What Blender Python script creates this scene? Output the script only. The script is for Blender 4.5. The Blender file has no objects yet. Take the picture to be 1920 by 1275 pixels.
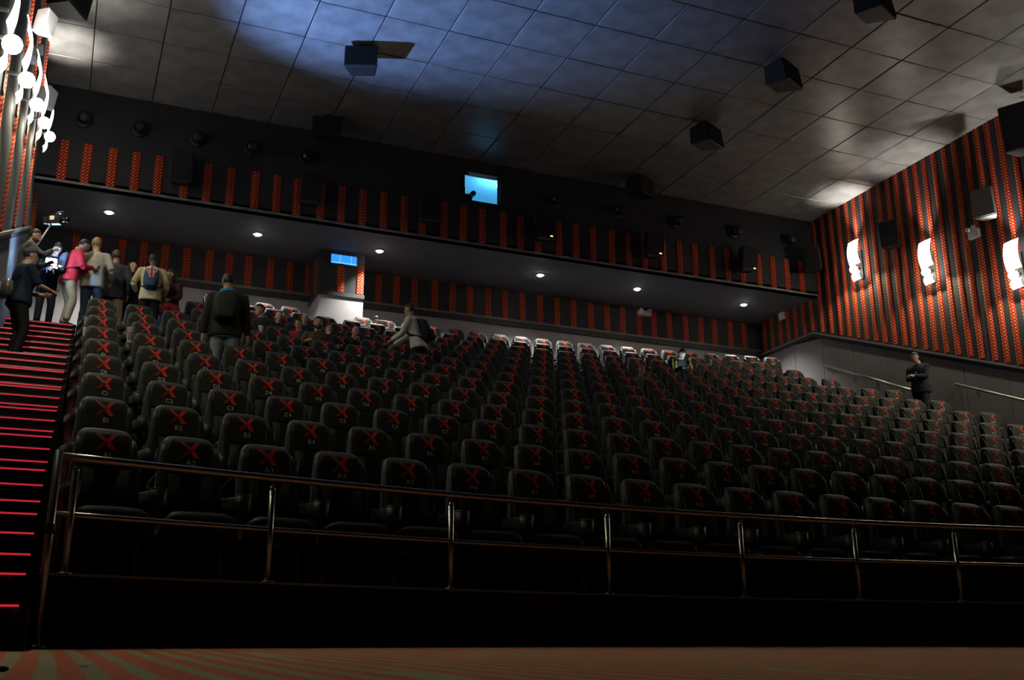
import bpy, bmesh, math, random
from mathutils import Vector, Matrix, Euler
random.seed(7)
C = bpy.context.scene.collection
PI = math.pi

# ------------------------------------------------------------------ camera
F, YAW, PITCH, ROLL = 1997.0, math.radians(22.911), math.radians(16.624), math.radians(-0.234)
_f = Vector((math.sin(YAW)*math.cos(PITCH), math.cos(YAW)*math.cos(PITCH), math.sin(PITCH)))
_r0 = Vector((math.cos(YAW), -math.sin(YAW), 0)); _u0 = _r0.cross(_f)
_r = _r0*math.cos(ROLL) + _u0*math.sin(ROLL); _u = -_r0*math.sin(ROLL) + _u0*math.cos(ROLL)
cd = bpy.data.cameras.new('camera'); cam = bpy.data.objects.new('camera', cd); C.objects.link(cam)
cd.sensor_fit = 'HORIZONTAL'; cd.sensor_width = 36.0; cd.lens = 36.0*F/1920.0; cd.clip_start = .02; cd.clip_end = 200
M = Matrix(((_r.x, _u.x, -_f.x, 0), (_r.y, _u.y, -_f.y, 0), (_r.z, _u.z, -_f.z, 0), (0, 0, 0, 1)))
cam.matrix_world = M
bpy.context.scene.camera = cam

# ------------------------------------------------------------------ world, exposure
w = bpy.data.worlds.new('world'); bpy.context.scene.world = w; w.use_nodes = True
w.node_tree.nodes['Background'].inputs[0].default_value = (.5, .55, .65, 1)
w.node_tree.nodes['Background'].inputs[1].default_value = 0.0006
vs = bpy.context.scene.view_settings
vs.view_transform = 'Standard'; vs.look = 'None'; vs.exposure = 0.45; vs.gamma = 1.0; vs.use_curve_mapping = False
cy = bpy.context.scene.cycles
cy.use_denoising = True; cy.max_bounces = 5; cy.diffuse_bounces = 3; cy.glossy_bounces = 3
cy.sample_clamp_indirect = 3.0; cy.use_light_tree = True; cy.caustics_reflective = False; cy.caustics_refractive = False

P_BULB, P_UP, P_DOWN, P_BLUE, P_BOOTH = 150.0, 250.0, 640.0, 4300.0, 70.0
E_OPAL, E_BULB, E_LED, E_SPOT, E_VIDEO = 4.0, 36.0, .36, 60.0, 70.0

# room: camera at the origin, x along the rows, y towards the back wall, z up
XL, XW, YU, YR, H, ZS = -1.25, 18.55, 22.26, 25.05, 11.69, 9.49
ROW0, DROW, RISE, Z0 = 8.4, 1.2, .507, .50
XC, HW, SAG = 8.6, 8.4, .75
def row_y(k, x): return ROW0 + DROW*k + SAG*(1-((x-XC)/HW)**2)
def row_slope(x): return -2*SAG*(x-XC)/HW**2
def tier_z(k): return Z0 + RISE*k
def rail_y(x):
    return 7.2 + .95*(1-((x-6.3)/6.3)**2) if x < 12 else 7.2 + .95*(1-((12-6.3)/6.3)**2)
def floor_z(y): return -.13 + .027*y

def lamp(name, kind, loc, power, color, radius=.05, aim=None, size=None, blend=.5):
    l = bpy.data.lights.new(name, kind); l.energy = power; l.color = color; l.shadow_soft_size = radius
    o = bpy.data.objects.new(name, l); C.objects.link(o); o.location = loc
    if kind == 'SPOT': l.spot_size = math.radians(size); l.spot_blend = blend
    if aim is not None: o.rotation_euler = (Vector(aim)-Vector(loc)).to_track_quat('-Z', 'Y').to_euler()
    return o
def sconce_z(y): return 9.68 - .372*(20.45-y)
SCONCE_Y = [20.45-2.42*i for i in range(6)]  # last one, left only, is unseen, added to light front seats and carpet
WARM, UPW = (1.0, .95, .68), (1.0, .94, .86)
for _y in SCONCE_Y:
    for _x, _s in ((XL, 1), (XW, -1)):
        if _y < 9 and _s < 0: continue
        _z = sconce_z(_y)
        lamp('sconce_light', 'SPOT', (_x+_s*.34, _y-.02, _z-.12), P_BULB*(.4 if _y < 9 else 1 if _s > 0 else 1.35), WARM, .05, (_x+_s*.55, _y-.05, _z-1.6), 161, .3)
        lamp('sconce_uplight', 'SPOT', (_x+_s*.16, _y, _z+.68), P_UP, UPW, .06, (_x+_s*.55, _y, _z+2.6), 72, .9)
SPOTS = [(.27, 23.5), (3.53, 23.55), (6.45, 23.5), (10.76, 23.57), (13.62, 23.57), (17.04, 23.6)]
for _x, _y in SPOTS:
    lamp('downlight_beam', 'SPOT', (_x, _y, ZS-.06), P_DOWN, (1, .97, .92), .04, (_x, _y+.15, 0), 105, .8)
VIDEO = Vector((-.62, 19.0, 6.62))
lamp('video_light_beam', 'SPOT', VIDEO+Vector((.1, -.1, .1)), P_BLUE, (.22, .42, 1), .05, (4.7, 16.9, H), 50, 1.0)
lamp('video_light_spill', 'POINT', VIDEO+Vector((0, -.12, 0)), 19, (.30, .54, 1), .05)
lamp('booth_light', 'POINT', (9.4, YU+.7, 11.5), P_BOOTH, (.12, .62, 1), .1)

# ------------------------------------------------------------------ materials
def mat(name, col, rough=.6, spec=.5, metal=0, noise=0, nscale=8, bump=0, bscale=60, emit=None, estr=0, sampling=True, sheen=0):
    m = bpy.data.materials.new(name); m.use_nodes = True; nt = m.node_tree; b = nt.nodes['Principled BSDF']
    b.inputs['Base Color'].default_value = (*col, 1); b.inputs['Roughness'].default_value = rough
    b.inputs['Metallic'].default_value = metal; b.inputs['Specular IOR Level'].default_value = spec
    if sheen: b.inputs['Sheen Weight'].default_value = sheen
    tc = nt.nodes.new('ShaderNodeTexCoord')
    if noise:
        n = nt.nodes.new('ShaderNodeTexNoise'); n.inputs['Scale'].default_value = nscale; n.inputs['Detail'].default_value = 4
        nt.links.new(tc.outputs['Object'], n.inputs['Vector'])
        r = nt.nodes.new('ShaderNodeMapRange'); r.inputs[1].default_value = .3; r.inputs[2].default_value = .7
        r.inputs[3].default_value = 1-noise; r.inputs[4].default_value = 1+noise
        nt.links.new(n.outputs['Fac'], r.inputs[0])
        mx = nt.nodes.new('ShaderNodeVectorMath'); mx.operation = 'SCALE'; mx.inputs[0].default_value = col
        nt.links.new(r.outputs[0], mx.inputs['Scale']); nt.links.new(mx.outputs[0], b.inputs['Base Color'])
    if bump:
        n2 = nt.nodes.new('ShaderNodeTexNoise'); n2.inputs['Scale'].default_value = bscale
        nt.links.new(tc.outputs['Object'], n2.inputs['Vector'])
        bp = nt.nodes.new('ShaderNodeBump'); bp.inputs['Strength'].default_value = bump; bp.inputs['Distance'].default_value = .01
        nt.links.new(n2.outputs['Fac'], bp.inputs['Height']); nt.links.new(bp.outputs[0], b.inputs['Normal'])
    if emit:
        b.inputs['Emission Color'].default_value = (*emit, 1); b.inputs['Emission Strength'].default_value = estr
        if not sampling: m.cycles.emission_sampling = 'NONE'
    return m

def math_node(nt, op, a, b=None):
    n = nt.nodes.new('ShaderNodeMath'); n.operation = op
    for i, v in enumerate((a, b)):
        if v is None: continue
        if isinstance(v, (int, float)): n.inputs[i].default_value = v
        else: nt.links.new(v, n.inputs[i])
    return n.outputs[0]

def dotted(name, ax, base, dot1, dot2, pitch, radius, rough=.85):
    """fabric printed with a staggered grid of dots; ax picks the two object axes"""
    m = mat(name, base, rough, .2); nt = m.node_tree; b = nt.nodes['Principled BSDF']
    tc = nt.nodes.new('ShaderNodeTexCoord'); sp = nt.nodes.new('ShaderNodeSeparateXYZ')
    nt.links.new(tc.outputs['Object'], sp.inputs[0])
    if ax == 'xyz':
        u = math_node(nt, 'ADD', sp.outputs[0], math_node(nt, 'MULTIPLY', math_node(nt, 'SUBTRACT', sp.outputs[1], sp.outputs[2]), .5)); v = math_node(nt, 'ADD', sp.outputs[1], sp.outputs[2])
    else: u, v = sp.outputs[ax[0]], sp.outputs[ax[1]]
    u = math_node(nt, 'DIVIDE', u, pitch); v = math_node(nt, 'DIVIDE', v, pitch*.9)
    def cell(off):
        fu = math_node(nt, 'SUBTRACT', math_node(nt, 'FRACT', math_node(nt, 'ADD', u, off)), .5)
        fv = math_node(nt, 'SUBTRACT', math_node(nt, 'FRACT', math_node(nt, 'ADD', v, off)), .5)
        d = math_node(nt, 'SQRT', math_node(nt, 'ADD', math_node(nt, 'MULTIPLY', fu, fu), math_node(nt, 'MULTIPLY', fv, fv)))
        return math_node(nt, 'LESS_THAN', d, radius)
    a, c = cell(0.0), cell(.5)
    mx = nt.nodes.new('ShaderNodeMix'); mx.data_type = 'RGBA'
    mx.inputs[6].default_value = (*base, 1); mx.inputs[7].default_value = (*dot1, 1); nt.links.new(a, mx.inputs[0])
    m2 = nt.nodes.new('ShaderNodeMix'); m2.data_type = 'RGBA'
    m2.inputs[7].default_value = (*dot2, 1); nt.links.new(mx.outputs[2], m2.inputs[6]); nt.links.new(c, m2.inputs[0])
    nt.links.new(m2.outputs[2], b.inputs['Base Color'])
    return m

def ringed_carpet():
    m = mat('patterned_carpet', (.1, .08, .05), .95, .1); nt = m.node_tree; b = nt.nodes['Principled BSDF']
    tc = nt.nodes.new('ShaderNodeTexCoord'); sp = nt.nodes.new('ShaderNodeSeparateXYZ'); nt.links.new(tc.outputs['Object'], sp.inputs[0])
    x = math_node(nt, 'MULTIPLY', math_node(nt, 'SUBTRACT', math_node(nt, 'FRACT', math_node(nt, 'DIVIDE', math_node(nt, 'ADD', sp.outputs[0], 1.0), 1.35)), .5), 1.35)
    y = math_node(nt, 'MULTIPLY', math_node(nt, 'SUBTRACT', math_node(nt, 'FRACT', math_node(nt, 'DIVIDE', math_node(nt, 'ADD', sp.outputs[1], .2), 9.0)), .5), 3.2)
    d = math_node(nt, 'SQRT', math_node(nt, 'ADD', math_node(nt, 'MULTIPLY', x, x), math_node(nt, 'MULTIPLY', y, math_node(nt, 'MULTIPLY', y, .02))))
    nz = nt.nodes.new('ShaderNodeTexNoise'); nz.inputs['Scale'].default_value = 40; nt.links.new(tc.outputs['Object'], nz.inputs['Vector'])
    s = math_node(nt, 'SINE', math_node(nt, 'ADD', math_node(nt, 'MULTIPLY', d, 2*PI/.13), math_node(nt, 'MULTIPLY', nz.outputs['Fac'], 2.0)))
    g = math_node(nt, 'GREATER_THAN', s, -.1)
    mx = nt.nodes.new('ShaderNodeMix'); mx.data_type = 'RGBA'; nt.links.new(g, mx.inputs[0])
    mx.inputs[6].default_value = (.52, .455, .26, 1); mx.inputs[7].default_value = (.80, .22, .115, 1)
    fine = nt.nodes.new('ShaderNodeTexNoise'); fine.inputs['Scale'].default_value = 160; nt.links.new(tc.outputs['Object'], fine.inputs['Vector'])
    r = nt.nodes.new('ShaderNodeMapRange'); r.inputs[1].default_value = .3; r.inputs[2].default_value = .7; r.inputs[3].default_value = .6; r.inputs[4].default_value = 1.4
    nt.links.new(fine.outputs['Fac'], r.inputs[0])
    sc = nt.nodes.new('ShaderNodeVectorMath'); sc.operation = 'SCALE'; nt.links.new(mx.outputs[2], sc.inputs[0]); nt.links.new(r.outputs[0], sc.inputs['Scale'])
    nt.links.new(sc.outputs[0], b.inputs['Base Color'])
    return m

RED, YEL, ORA = (.25, .011, .013), (.80, .42, .06), (.62, .12, .022)
MT = dict(
    ceil=mat('ceiling_board', (.20, .197, .193), .36, .5, noise=.30, nscale=2.2, bump=.06, bscale=25),
    ceilback=mat('ceiling_void', (.012, .012, .013), .9),
    darkwall=mat('charcoal_fabric_wall', (.028, .029, .033), .85, .3, noise=.15, nscale=3),
    pleat=mat('charcoal_pleated_fabric', (.085, .085, .088), .75, .35),
    soffit=mat('painted_dark_soffit', (.13, .135, .15), .75, .3, noise=.08, nscale=1.5),
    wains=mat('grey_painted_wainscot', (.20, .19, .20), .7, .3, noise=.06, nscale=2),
    wainsback=mat('brightened_wainscot', (.40, .385, .39), .7, .3, noise=.06, nscale=2),  # lighter copy of the wainscot colour, to brighten the downlit back wall
    cap=mat('grey_cap_rail', (.16, .16, .155), .45, .5),
    capdark=mat('dark_cap_front', (.02, .02, .022), .6),
    stripe_xz=dotted('red_dotted_fabric_back', (0, 2), RED, YEL, ORA, .085, .19),
    stripe_yz=dotted('red_dotted_fabric_side', (1, 2), RED, YEL, ORA, .085, .19),
    tiercarpet=dotted('black_dotted_carpet', 'xyz', (.011, .010, .010), (.075, .004, .006), (.011, .010, .010), .17, .11, .95),
    steptread=mat('black_step_carpet', (.013, .011, .011), .9, .2),
    nosing=mat('black_step_nosing', (.05, .05, .055), .25, .6),
    led=mat('red_led_strip', (.3, .01, .02), .3, .5, emit=(1, .035, .075), estr=E_LED, sampling=False),
    carpet=ringed_carpet(),
    steel=mat('brushed_steel', (.48, .465, .42), .32, .5, 1.0, noise=.08, nscale=20),
    leather=mat('black_upholstery', (.019, .020, .015), .62, .24, noise=.12, nscale=6, bump=.04, bscale=120, sheen=.10),
    leather2=mat('grey_woven_insert', (.036, .037, .029), .75, .2, noise=.1, nscale=20, sheen=.1),
    plastic=mat('black_plastic', (.018, .018, .018), .55, .5),
    rim=mat('grey_cup_rim', (.11, .11, .10), .3, .5),
    xred=mat('red_cross_print', (.85, .048, .026), .6, .3),
    xdot=mat('orange_dotted_print', (.52, .11, .03), .6, .3),
    xdark=mat('maroon_dotted_print', (.32, .036, .02), .6, .3),
    num=mat('white_seat_number', (.8, .8, .76), .6, .3),
    opal=mat('opal_glass', (.9, .9, .85), .3, .5, emit=(1, .97, .86), estr=E_OPAL),
    bulb=mat('lit_bulb', (1, 1, 1), .3, .5, emit=(1, .96, .80), estr=E_BULB, sampling=False),
    spotlens=mat('lit_downlight_lens', (1, 1, 1), .3, .5, emit=(1, .97, .93), estr=E_SPOT, sampling=False),
    trimring=mat('grey_downlight_trim', (.35, .35, .36), .35, .5),
    video=mat('lit_video_panel', (1, 1, 1), .3, .5, emit=(.55, .82, 1), estr=E_VIDEO, sampling=False),
    black=mat('black_cabinet', (.016, .016, .017), .5, .45),
    grille=mat('black_grille_cloth', (.012, .012, .013), .85, .3),
    grey=mat('grey_cabinet', (.16, .155, .15), .6, .4, noise=.1, nscale=9),
    white=mat('white_plastic', (.62, .63, .66), .45, .5),
    amber=mat('amber_led', (.5, .2, .05), .4, .5, emit=(1, .45, .12), estr=2.5, sampling=False),
    gloss=mat('glossy_black_metal', (.02, .02, .022), .14, .6),
    boothwall=mat('booth_painted_wall', (.62, .66, .70), .7, .3),
    paper=mat('white_paper', (.75, .74, .70), .8, .2),
)
def glass_mat():
    m = bpy.data.materials.new('window_glass'); m.use_nodes = True; b = m.node_tree.nodes['Principled BSDF']
    b.inputs['Base Color'].default_value = (.85, .93, 1, 1); b.inputs['Roughness'].default_value = .02
    b.inputs['Transmission Weight'].default_value = 1; b.inputs['IOR'].default_value = 1.02
    return m
MT['glass'] = glass_mat()

# ------------------------------------------------------------------ mesh helpers
class MB:
    def __init__(s): s.v = []; s.f = []; s.mi = []; s.cur = 0
    def face(s, idx): s.f.append(tuple(idx)); s.mi.append(s.cur)
    def add(s, vs, fs):
        o = len(s.v); s.v += [tuple(v) for v in vs]
        for f in fs: s.face([i+o for i in f])
    def box(s, x0, x1, y0, y1, z0, z1):
        s.add([(x0,y0,z0),(x1,y0,z0),(x1,y1,z0),(x0,y1,z0),(x0,y0,z1),(x1,y0,z1),(x1,y1,z1),(x0,y1,z1)],
              [(3,2,1,0),(4,5,6,7),(0,1,5,4),(1,2,6,5),(2,3,7,6),(3,0,4,7)])
    def rbox(s, x0, x1, y0, y1, z0, z1, r=.01, seg=1):
        bm = bmesh.new(); bmesh.ops.create_cube(bm, size=1)
        for v in bm.verts: v.co = Vector(((x0+x1)/2+v.co.x*(x1-x0), (y0+y1)/2+v.co.y*(y1-y0), (z0+z1)/2+v.co.z*(z1-z0)))
        bmesh.ops.bevel(bm, geom=bm.edges[:], offset=r, segments=seg, affect='EDGES', profile=.5)
        s.bm(bm)
    def bm(s, bm, mtx=None):
        bm.verts.index_update()
        s.add([tuple(mtx @ v.co) if mtx else tuple(v.co) for v in bm.verts], [[v.index for v in f.verts] for f in bm.faces]); bm.free()
    def rings(s, rings, cap0=True, cap1=True):
        n = len(rings[0]); o = len(s.v)
        for r in rings: s.v += [tuple(p) for p in r]
        for i in range(len(rings)-1):
            for j in range(n):
                a = o+i*n+j; b = o+i*n+(j+1) % n
                s.face((a, b, b+n, a+n))
        if cap0: s.face([o+j for j in range(n)][::-1])
        if cap1: s.face([o+(len(rings)-1)*n+j for j in range(n)])
    def tube(s, pts, rad, n=8, cap=True):
        pts = [Vector(p) for p in pts]
        if isinstance(rad, (int, float)): rad = [rad]*len(pts)
        rs = []; ref = None
        for i, p in enumerate(pts):
            a = pts[max(i-1, 0)]; b = pts[min(i+1, len(pts)-1)]; t = (b-a).normalized()
            if ref is None: ref = Vector((0, 0, 1)) if abs(t.z) < .9 else Vector((0, 1, 0))
            x = t.cross(ref).normalized(); y = x.cross(t).normalized(); ref = y
            q = rad[i]; qa, qb = q if isinstance(q, tuple) else (q, q)
            rs.append([p + x*math.cos(2*PI*j/n)*qa + y*math.sin(2*PI*j/n)*qb for j in range(n)])
        s.rings(rs, cap, cap)
    def lathe(s, prof, c=(0, 0, 0), axis='z', n=14):
        rs = []
        for r, h in prof:
            ring = []
            for j in range(n):
                a = 2*PI*j/n; u, v = r*math.cos(a), r*math.sin(a)
                if axis == 'z': p = (c[0]+u, c[1]+v, c[2]+h)
                elif axis == 'y': p = (c[0]+u, c[1]+h, c[2]-v)
                else: p = (c[0]+h, c[1]+u, c[2]+v)
                ring.append(p)
            rs.append(ring)
        s.rings(rs)
    def ell(s, c, r, rot=None, nu=14, nv=9):
        rs = []
        for i in range(1, nv):
            th = PI*i/nv; ring = []
            for j in range(nu):
                ph = 2*PI*j/nu
                p = Vector((r[0]*math.sin(th)*math.cos(ph), r[1]*math.sin(th)*math.sin(ph), -r[2]*math.cos(th)))
                if rot: p = rot @ p
                ring.append(Vector(c)+p)
            rs.append(ring)
        s.rings(rs)
    def mesh(s, name, mats, smooth=False):
        me = bpy.data.meshes.new(name); me.from_pydata(s.v, [], s.f)
        for m in (mats if isinstance(mats, (list, tuple)) else [mats]): me.materials.append(m)
        if any(s.mi): me.polygons.foreach_set('material_index', s.mi)
        if smooth: me.polygons.foreach_set('use_smooth', [True]*len(me.polygons))
        me.update(); return me
    def build(s, name, mats, parent=None, smooth=False, loc=None, rot=None):
        return put(name, s.mesh(name, mats, smooth), parent, loc, rot)
def put(name, me, parent=None, loc=None, rot=None):
    o = bpy.data.objects.new(name, me); C.objects.link(o)
    if parent: o.parent = parent
    if loc is not None: o.location = loc
    if rot is not None: o.rotation_euler = rot
    return o
def thing(name, label, cat, loc=(0, 0, 0), rotz=0, group=None, rot=None):
    o = put(name, None, None, loc, rot if rot else (0, 0, rotz)); return tag(o, label, cat, group)
def tag(o, label, cat, group=None, kind=None):
    if label: o['label'] = label
    if cat: o['category'] = cat
    if group: o['group'] = group
    if kind: o['kind'] = kind
    return o
def struct(o): o['kind'] = 'structure'; return o

# ------------------------------------------------------------------ floor, tiers, stairs
mb = MB()
xs = [-6, 22]; ys = [-3, 8.6]
mb.add([(xs[0], ys[0], floor_z(ys[0])), (xs[1], ys[0], floor_z(ys[0])), (xs[1], ys[1], floor_z(ys[1])), (xs[0], ys[1], floor_z(ys[1]))], [(0, 1, 2, 3)])
mb.add([(xs[0], ys[0], -.5), (xs[1], ys[0], -.5), (xs[1], ys[1], -.5), (xs[0], ys[1], -.5)], [(3, 2, 1, 0)])
struct(mb.build('floor', MT['carpet']))

NS = 28
def tier_front(k, x): return rail_y(x)-.07 if k == 0 else row_y(k, x)-1.02
AX0, AX1 = -.10, 17.36          # seats lie between the two stair aisles
for k in range(13):
    mb = MB(); z = tier_z(k); zb = tier_z(k-1)-.03 if k else 0
    xsr = [AX0+(AX1-AX0)*i/NS for i in range(NS+1)]
    x_right = XW
    fr = [(x, tier_front(k, x)) for x in xsr]
    back = [(x, tier_front(k+1, x)+.02) if k < 12 else (x, YR) for x in xsr]
    o = 0; n = NS+1
    vsb = [(x, y, zb) for x, y in fr]+[(x, y, z) for x, y in fr]+[(x, y, z) for x, y in back]+[(x, y, zb) for x, y in back]
    fs = []
    for i in range(NS):
        fs += [(i, i+1, n+i+1, n+i), (n+i, n+i+1, 2*n+i+1, 2*n+i), (2*n+i, 2*n+i+1, 3*n+i+1, 3*n+i)]
    fs += [(0, n, 2*n, 3*n), (NS, 3*n+NS, 2*n+NS, n+NS)]
    mb.add(vsb, fs); t = struct(mb.build('seating_tier_floor', MT['tiercarpet']))
    if k == 0:                                                      # worn metal edge of the front platform
        mb = MB()
        for i in range(NS):
            x0, y0 = fr[i]; x1, y1 = fr[i+1]
            mb.add([(x0, y0-.012, z-.012), (x1, y1-.012, z-.012), (x1, y1-.012, z+.004), (x0, y0-.012, z+.004), (x0, y0+.03, z+.004), (x1, y1+.03, z+.004)], [(0, 1, 2, 3), (3, 2, 5, 4)])
        mb.build('edge_strip', mat('dark_edge_strip', (.25, .23, .20), .4, .5), t)

def stair(name, x0, x1, y_shift, nrows):
    root = put(name, None); root['kind'] = 'structure'
    noses = [(6.55+y_shift, .29), (7.25+y_shift, .507)]
    for k in range(nrows):
        yb = 7.25+DROW*k+y_shift; zb = .507+RISE*k
        noses += [(yb+.60, zb+.169), (yb+.90, zb+.338), (yb+1.2, zb+.507)]
    for i, (y, z) in enumerate(noses):
        y1 = noses[i+1][0] if i+1 < len(noses) else YR
        zp = noses[i-1][1] if i else .04
        mb = MB(); mb.box(x0, x1, y, y1+.03, zp-.06, z)
        st = mb.build('step', MT['tiercarpet'], root)
        mb = MB(); mb.box(x0+.005, x1-.005, y-.012, y+.05, z, z+.012); mb.build('nosing', MT['nosing'], st)
        mb = MB(); mb.box(x0+.02, x1-.05, y-.016, y-.004, z-.013, z-.001)
        mb.build('nosing_light', MT['led'], st)
    return noses
NOSE_L = stair('aisle_stairs', XL, AX0-.005, 0, 10)
NOSE_R = stair('aisle_stairs', AX1+.005, XW, .0, 12)
def stair_z(nose, y):
    z = floor_z(y)
    for a, b in nose:
        if a <= y: z = b
    return z

# ------------------------------------------------------------------ ceiling
root = MB(); root.box(XL-.3, XW+.3, -3, YR+.3, H+.035, H+.3)
ceiling = struct(root.build('ceiling', MT['ceilback']))
T = 1.272
tile_cache = {}
for i in range(-4, 12):
    for j in range(-8, 4):
        x0 = max(3.42+T*i, XL); x1 = min(3.42+T*(i+1), XW); y0 = 17.17+T*j; y1 = min(y0+T, YU)
        if x1-x0 < .1: continue
        key = round(x1-x0, 3)
        if key not in tile_cache:
            mb = MB(); g = .008
            mb.rbox(-(x1-x0)/2+g, (x1-x0)/2-g, -T/2+g, T/2-g, 0, .03, .012)
            tile_cache[key] = mb.mesh('ceiling_tile', MT['ceil'])
        put('ceiling_tile', tile_cache[key], ceiling, ((x0+x1)/2, (y0+y1)/2, H+random.uniform(-.003, .003)),
            (random.uniform(-.004, .004), random.uniform(-.004, .004), random.choice((0, PI)) if abs(x1-x0-T) < .01 else 0))

# ------------------------------------------------------------------ upper back wall with projection window
WX0, WX1, WZ0, WZ1 = 8.17, 9.10, 10.62, 11.36
mb = MB()
mb.box(XL, WX0, YU, YU+.18, ZS, H+.03); mb.box(WX1, XW, YU, YU+.18, ZS, H+.03)
mb.box(WX0, WX1, YU, YU+.18, ZS, WZ0); mb.box(WX0, WX1, YU, YU+.18, WZ1, H+.03)
uw = struct(mb.build('wall_back_upper', MT['darkwall']))
def stripe_piece(width, z0, z1, axis, m, tilt=0):
    """a proud padded fabric strip; runs along z"""
    mb = MB(); n = 5; ring0 = []; ring1 = []
    pts = [(-width/2, 0)]+[(width/2*math.sin(a), -.035*math.cos(a)) for a in [(-PI/2)+PI*i/n for i in range(1, n)]]+[(width/2, 0)]
    mk = (lambda a, d, z: (a, d, z)) if axis == 'x' else (lambda a, d, z: (d, a, z))
    mb.rings([[mk(a, d, z0) for a, d in pts], [mk(a, d, z1) for a, d in pts]])
    return mb.mesh('fabric_stripe', m, False)
UP_X = [-.75, -.29, .22, .69, 1.16, 1.7, 2.18, 2.68, 3.22, 3.7, 4.16, 4.7, 5.18, 5.68, 6.18, 6.68, 7.13, 7.67, 8.15, 8.64, 9.19, 9.65, 10.12, 10.68, 11.15, 11.63, 12.17, 12.66, 13.12, 13.67, 14.16, 14.63, 15.16, 15.64, 16.11, 16.64, 17.1, 17.56, 18.05]
ms = stripe_piece(.19, 0, 10.44-9.54, 'x', MT['stripe_xz'])
for x in UP_X: put('fabric_stripe', ms, uw, (x, YU-.0, 9.54))
mb = MB(); mb.box(XL, XW, YU-.03, YU+.2, ZS-.0, ZS+.05); struct(mb.build('trim_1', MT['cap']))
# window
fr = struct(put('window_1', None)); fr.location = (WX0, YU, WZ0)
W_, H_ = WX1-WX0, WZ1-WZ0
mb = MB(); e = .05
mb.box(-e, W_+e, -.03, .10, -e, 0); mb.box(-e, W_+e, -.03, .10, H_, H_+e); mb.box(-e, 0, -.03, .10, 0, H_); mb.box(W_, W_+e, -.03, .10, 0, H_)
mb.build('window_frame', MT['black'], fr)
mb = MB(); mb.box(.0, W_, .11, .118, 0, H_); mb.build('window_pane', MT['glass'], fr)
mb = MB(); mb.box(.1, W_-.1, -.05, .0, H_-.10, H_-.03); mb.build('window_blind_roll', mat('pale_blind_roll', (.5, .55, .6), .5), fr)
mb = MB(); bx0, bx1, by0, by1, bz0, bz1 = 7.2, 10.1, YU+.2, YU+2.4, 9.7, 11.68
mb.add([(bx0,by0,bz0),(bx1,by0,bz0),(bx1,by1,bz0),(bx0,by1,bz0),(bx0,by0,bz1),(bx1,by0,bz1),(bx1,by1,bz1),(bx0,by1,bz1)],
       [(0,1,2,3),(7,6,5,4),(1,5,6,2),(2,6,7,3),(3,7,4,0)])
struct(mb.build('wall_booth', MT['boothwall']))
t = thing('film_projector', 'dark film projector seen through the blue lit booth window', 'projector', (8.46, YU+.50, 10.30))
mb = MB(); mb.rbox(-.22, .12, -.05, .5, .42, .72, .03); mb.build('projector_body', MT['black'], t)
mb = MB(); mb.lathe([(.06, -.05), (.07, .0), (.07, .22), (.05, .24)], (.02, -.28, .62), 'y'); mb.build('lens', MT['gloss'], t, True)
mb = MB(); mb.rbox(-.2, .1, .1, .45, -.5, .42, .02); mb.build('pedestal', MT['black'], t)
mb = MB(); mb.rbox(-.24, -.06, 0, .4, .72, .90, .02); mb.build('lamp_house', MT['grey'], t)

# domes
for i, x in enumerate([-.45, .68, 1.88, 3.06, 4.30, 10.54, 12.32, 14.06, 15.88, 17.62]):
    side = ['at the far stair end', 'second from the stair end', 'middle one by the video camera', 'fourth from the stair end', 'fifth from the stair end',
            'first past the blue window', 'second past the blue window', 'third past the blue window', 'fourth past the blue window', 'next to the lamp wall'][i]
    t = thing('eyeball_spotlight', 'round black spotlight high on the back wall, '+side, 'spotlight', (x, YU-.02, 10.96), 0, 'eyeball spotlights under the ceiling')
    mb = MB(); mb.lathe([(.16, 0), (.17, -.02), (.15, -.04)], (0, 0, 0), 'y'); mb.build('mounting_ring', MT['black'], t, True)
    mb = MB(); mb.ell((0, -.15, 0), (.145, .145, .145), None, 18, 12); mb.build('globe', MT['gloss'], t, True)
    mb = MB(); mb.lathe([(.075, 0), (.085, -.03), (.08, -.05), (.03, -.035)], (0, -.265, -.05), 'y'); mb.build('lens_ring', MT['black'], t, True)

def box_speaker(label, loc, rz, tilt=0, s=1.0, m='black', led=False, group=None, big=False):
    t = thing('wall_speaker', label, 'speaker', loc, 0, group, (tilt, 0, rz))
    w_, h_, d_ = (.24*s, .33*s, .19*s)
    mb = MB()
    f = [(-w_, -d_, -h_), (w_, -d_, -h_), (w_, -d_, h_), (-w_, -d_, h_)]; b = [(-w_*.6, d_, -h_), (w_*.6, d_, -h_), (w_*.6, d_, h_*.9), (-w_*.6, d_, h_*.9)]
    bm = bmesh.new(); vv = [bm.verts.new(p) for p in f+b]
    for q in ((0,1,2,3),(7,6,5,4),(1,0,4,5),(2,1,5,6),(3,2,6,7),(0,3,7,4)): bm.faces.new([vv[i] for i in q])
    bmesh.ops.bevel(bm, geom=bm.edges[:], offset=.015*s, segments=1, affect='EDGES'); mb.bm(bm)
    mb.build('cabinet', MT[m], t)
    mb = MB(); mb.rbox(-w_*.88, w_*.88, -d_-.014, -d_+.01, -h_*.9, h_*.9, .006); mb.build('grille', MT['grille' if m == 'black' else m], t)
    mb = MB(); mb.box(-.05*s, .05*s, d_-.02, d_+.16*s, -.06*s, .06*s); mb.box(-.12*s, .12*s, d_+.14*s, d_+.17*s, -.12*s, .12*s); mb.build('wall_bracket', MT['black'], t)
    if led:
        mb = MB(); mb.box(w_*.35, w_*.62, -d_-.02, -d_-.01, -h_*.86, -h_*.78); mb.build('badge', MT['amber'], t)
    return t
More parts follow.
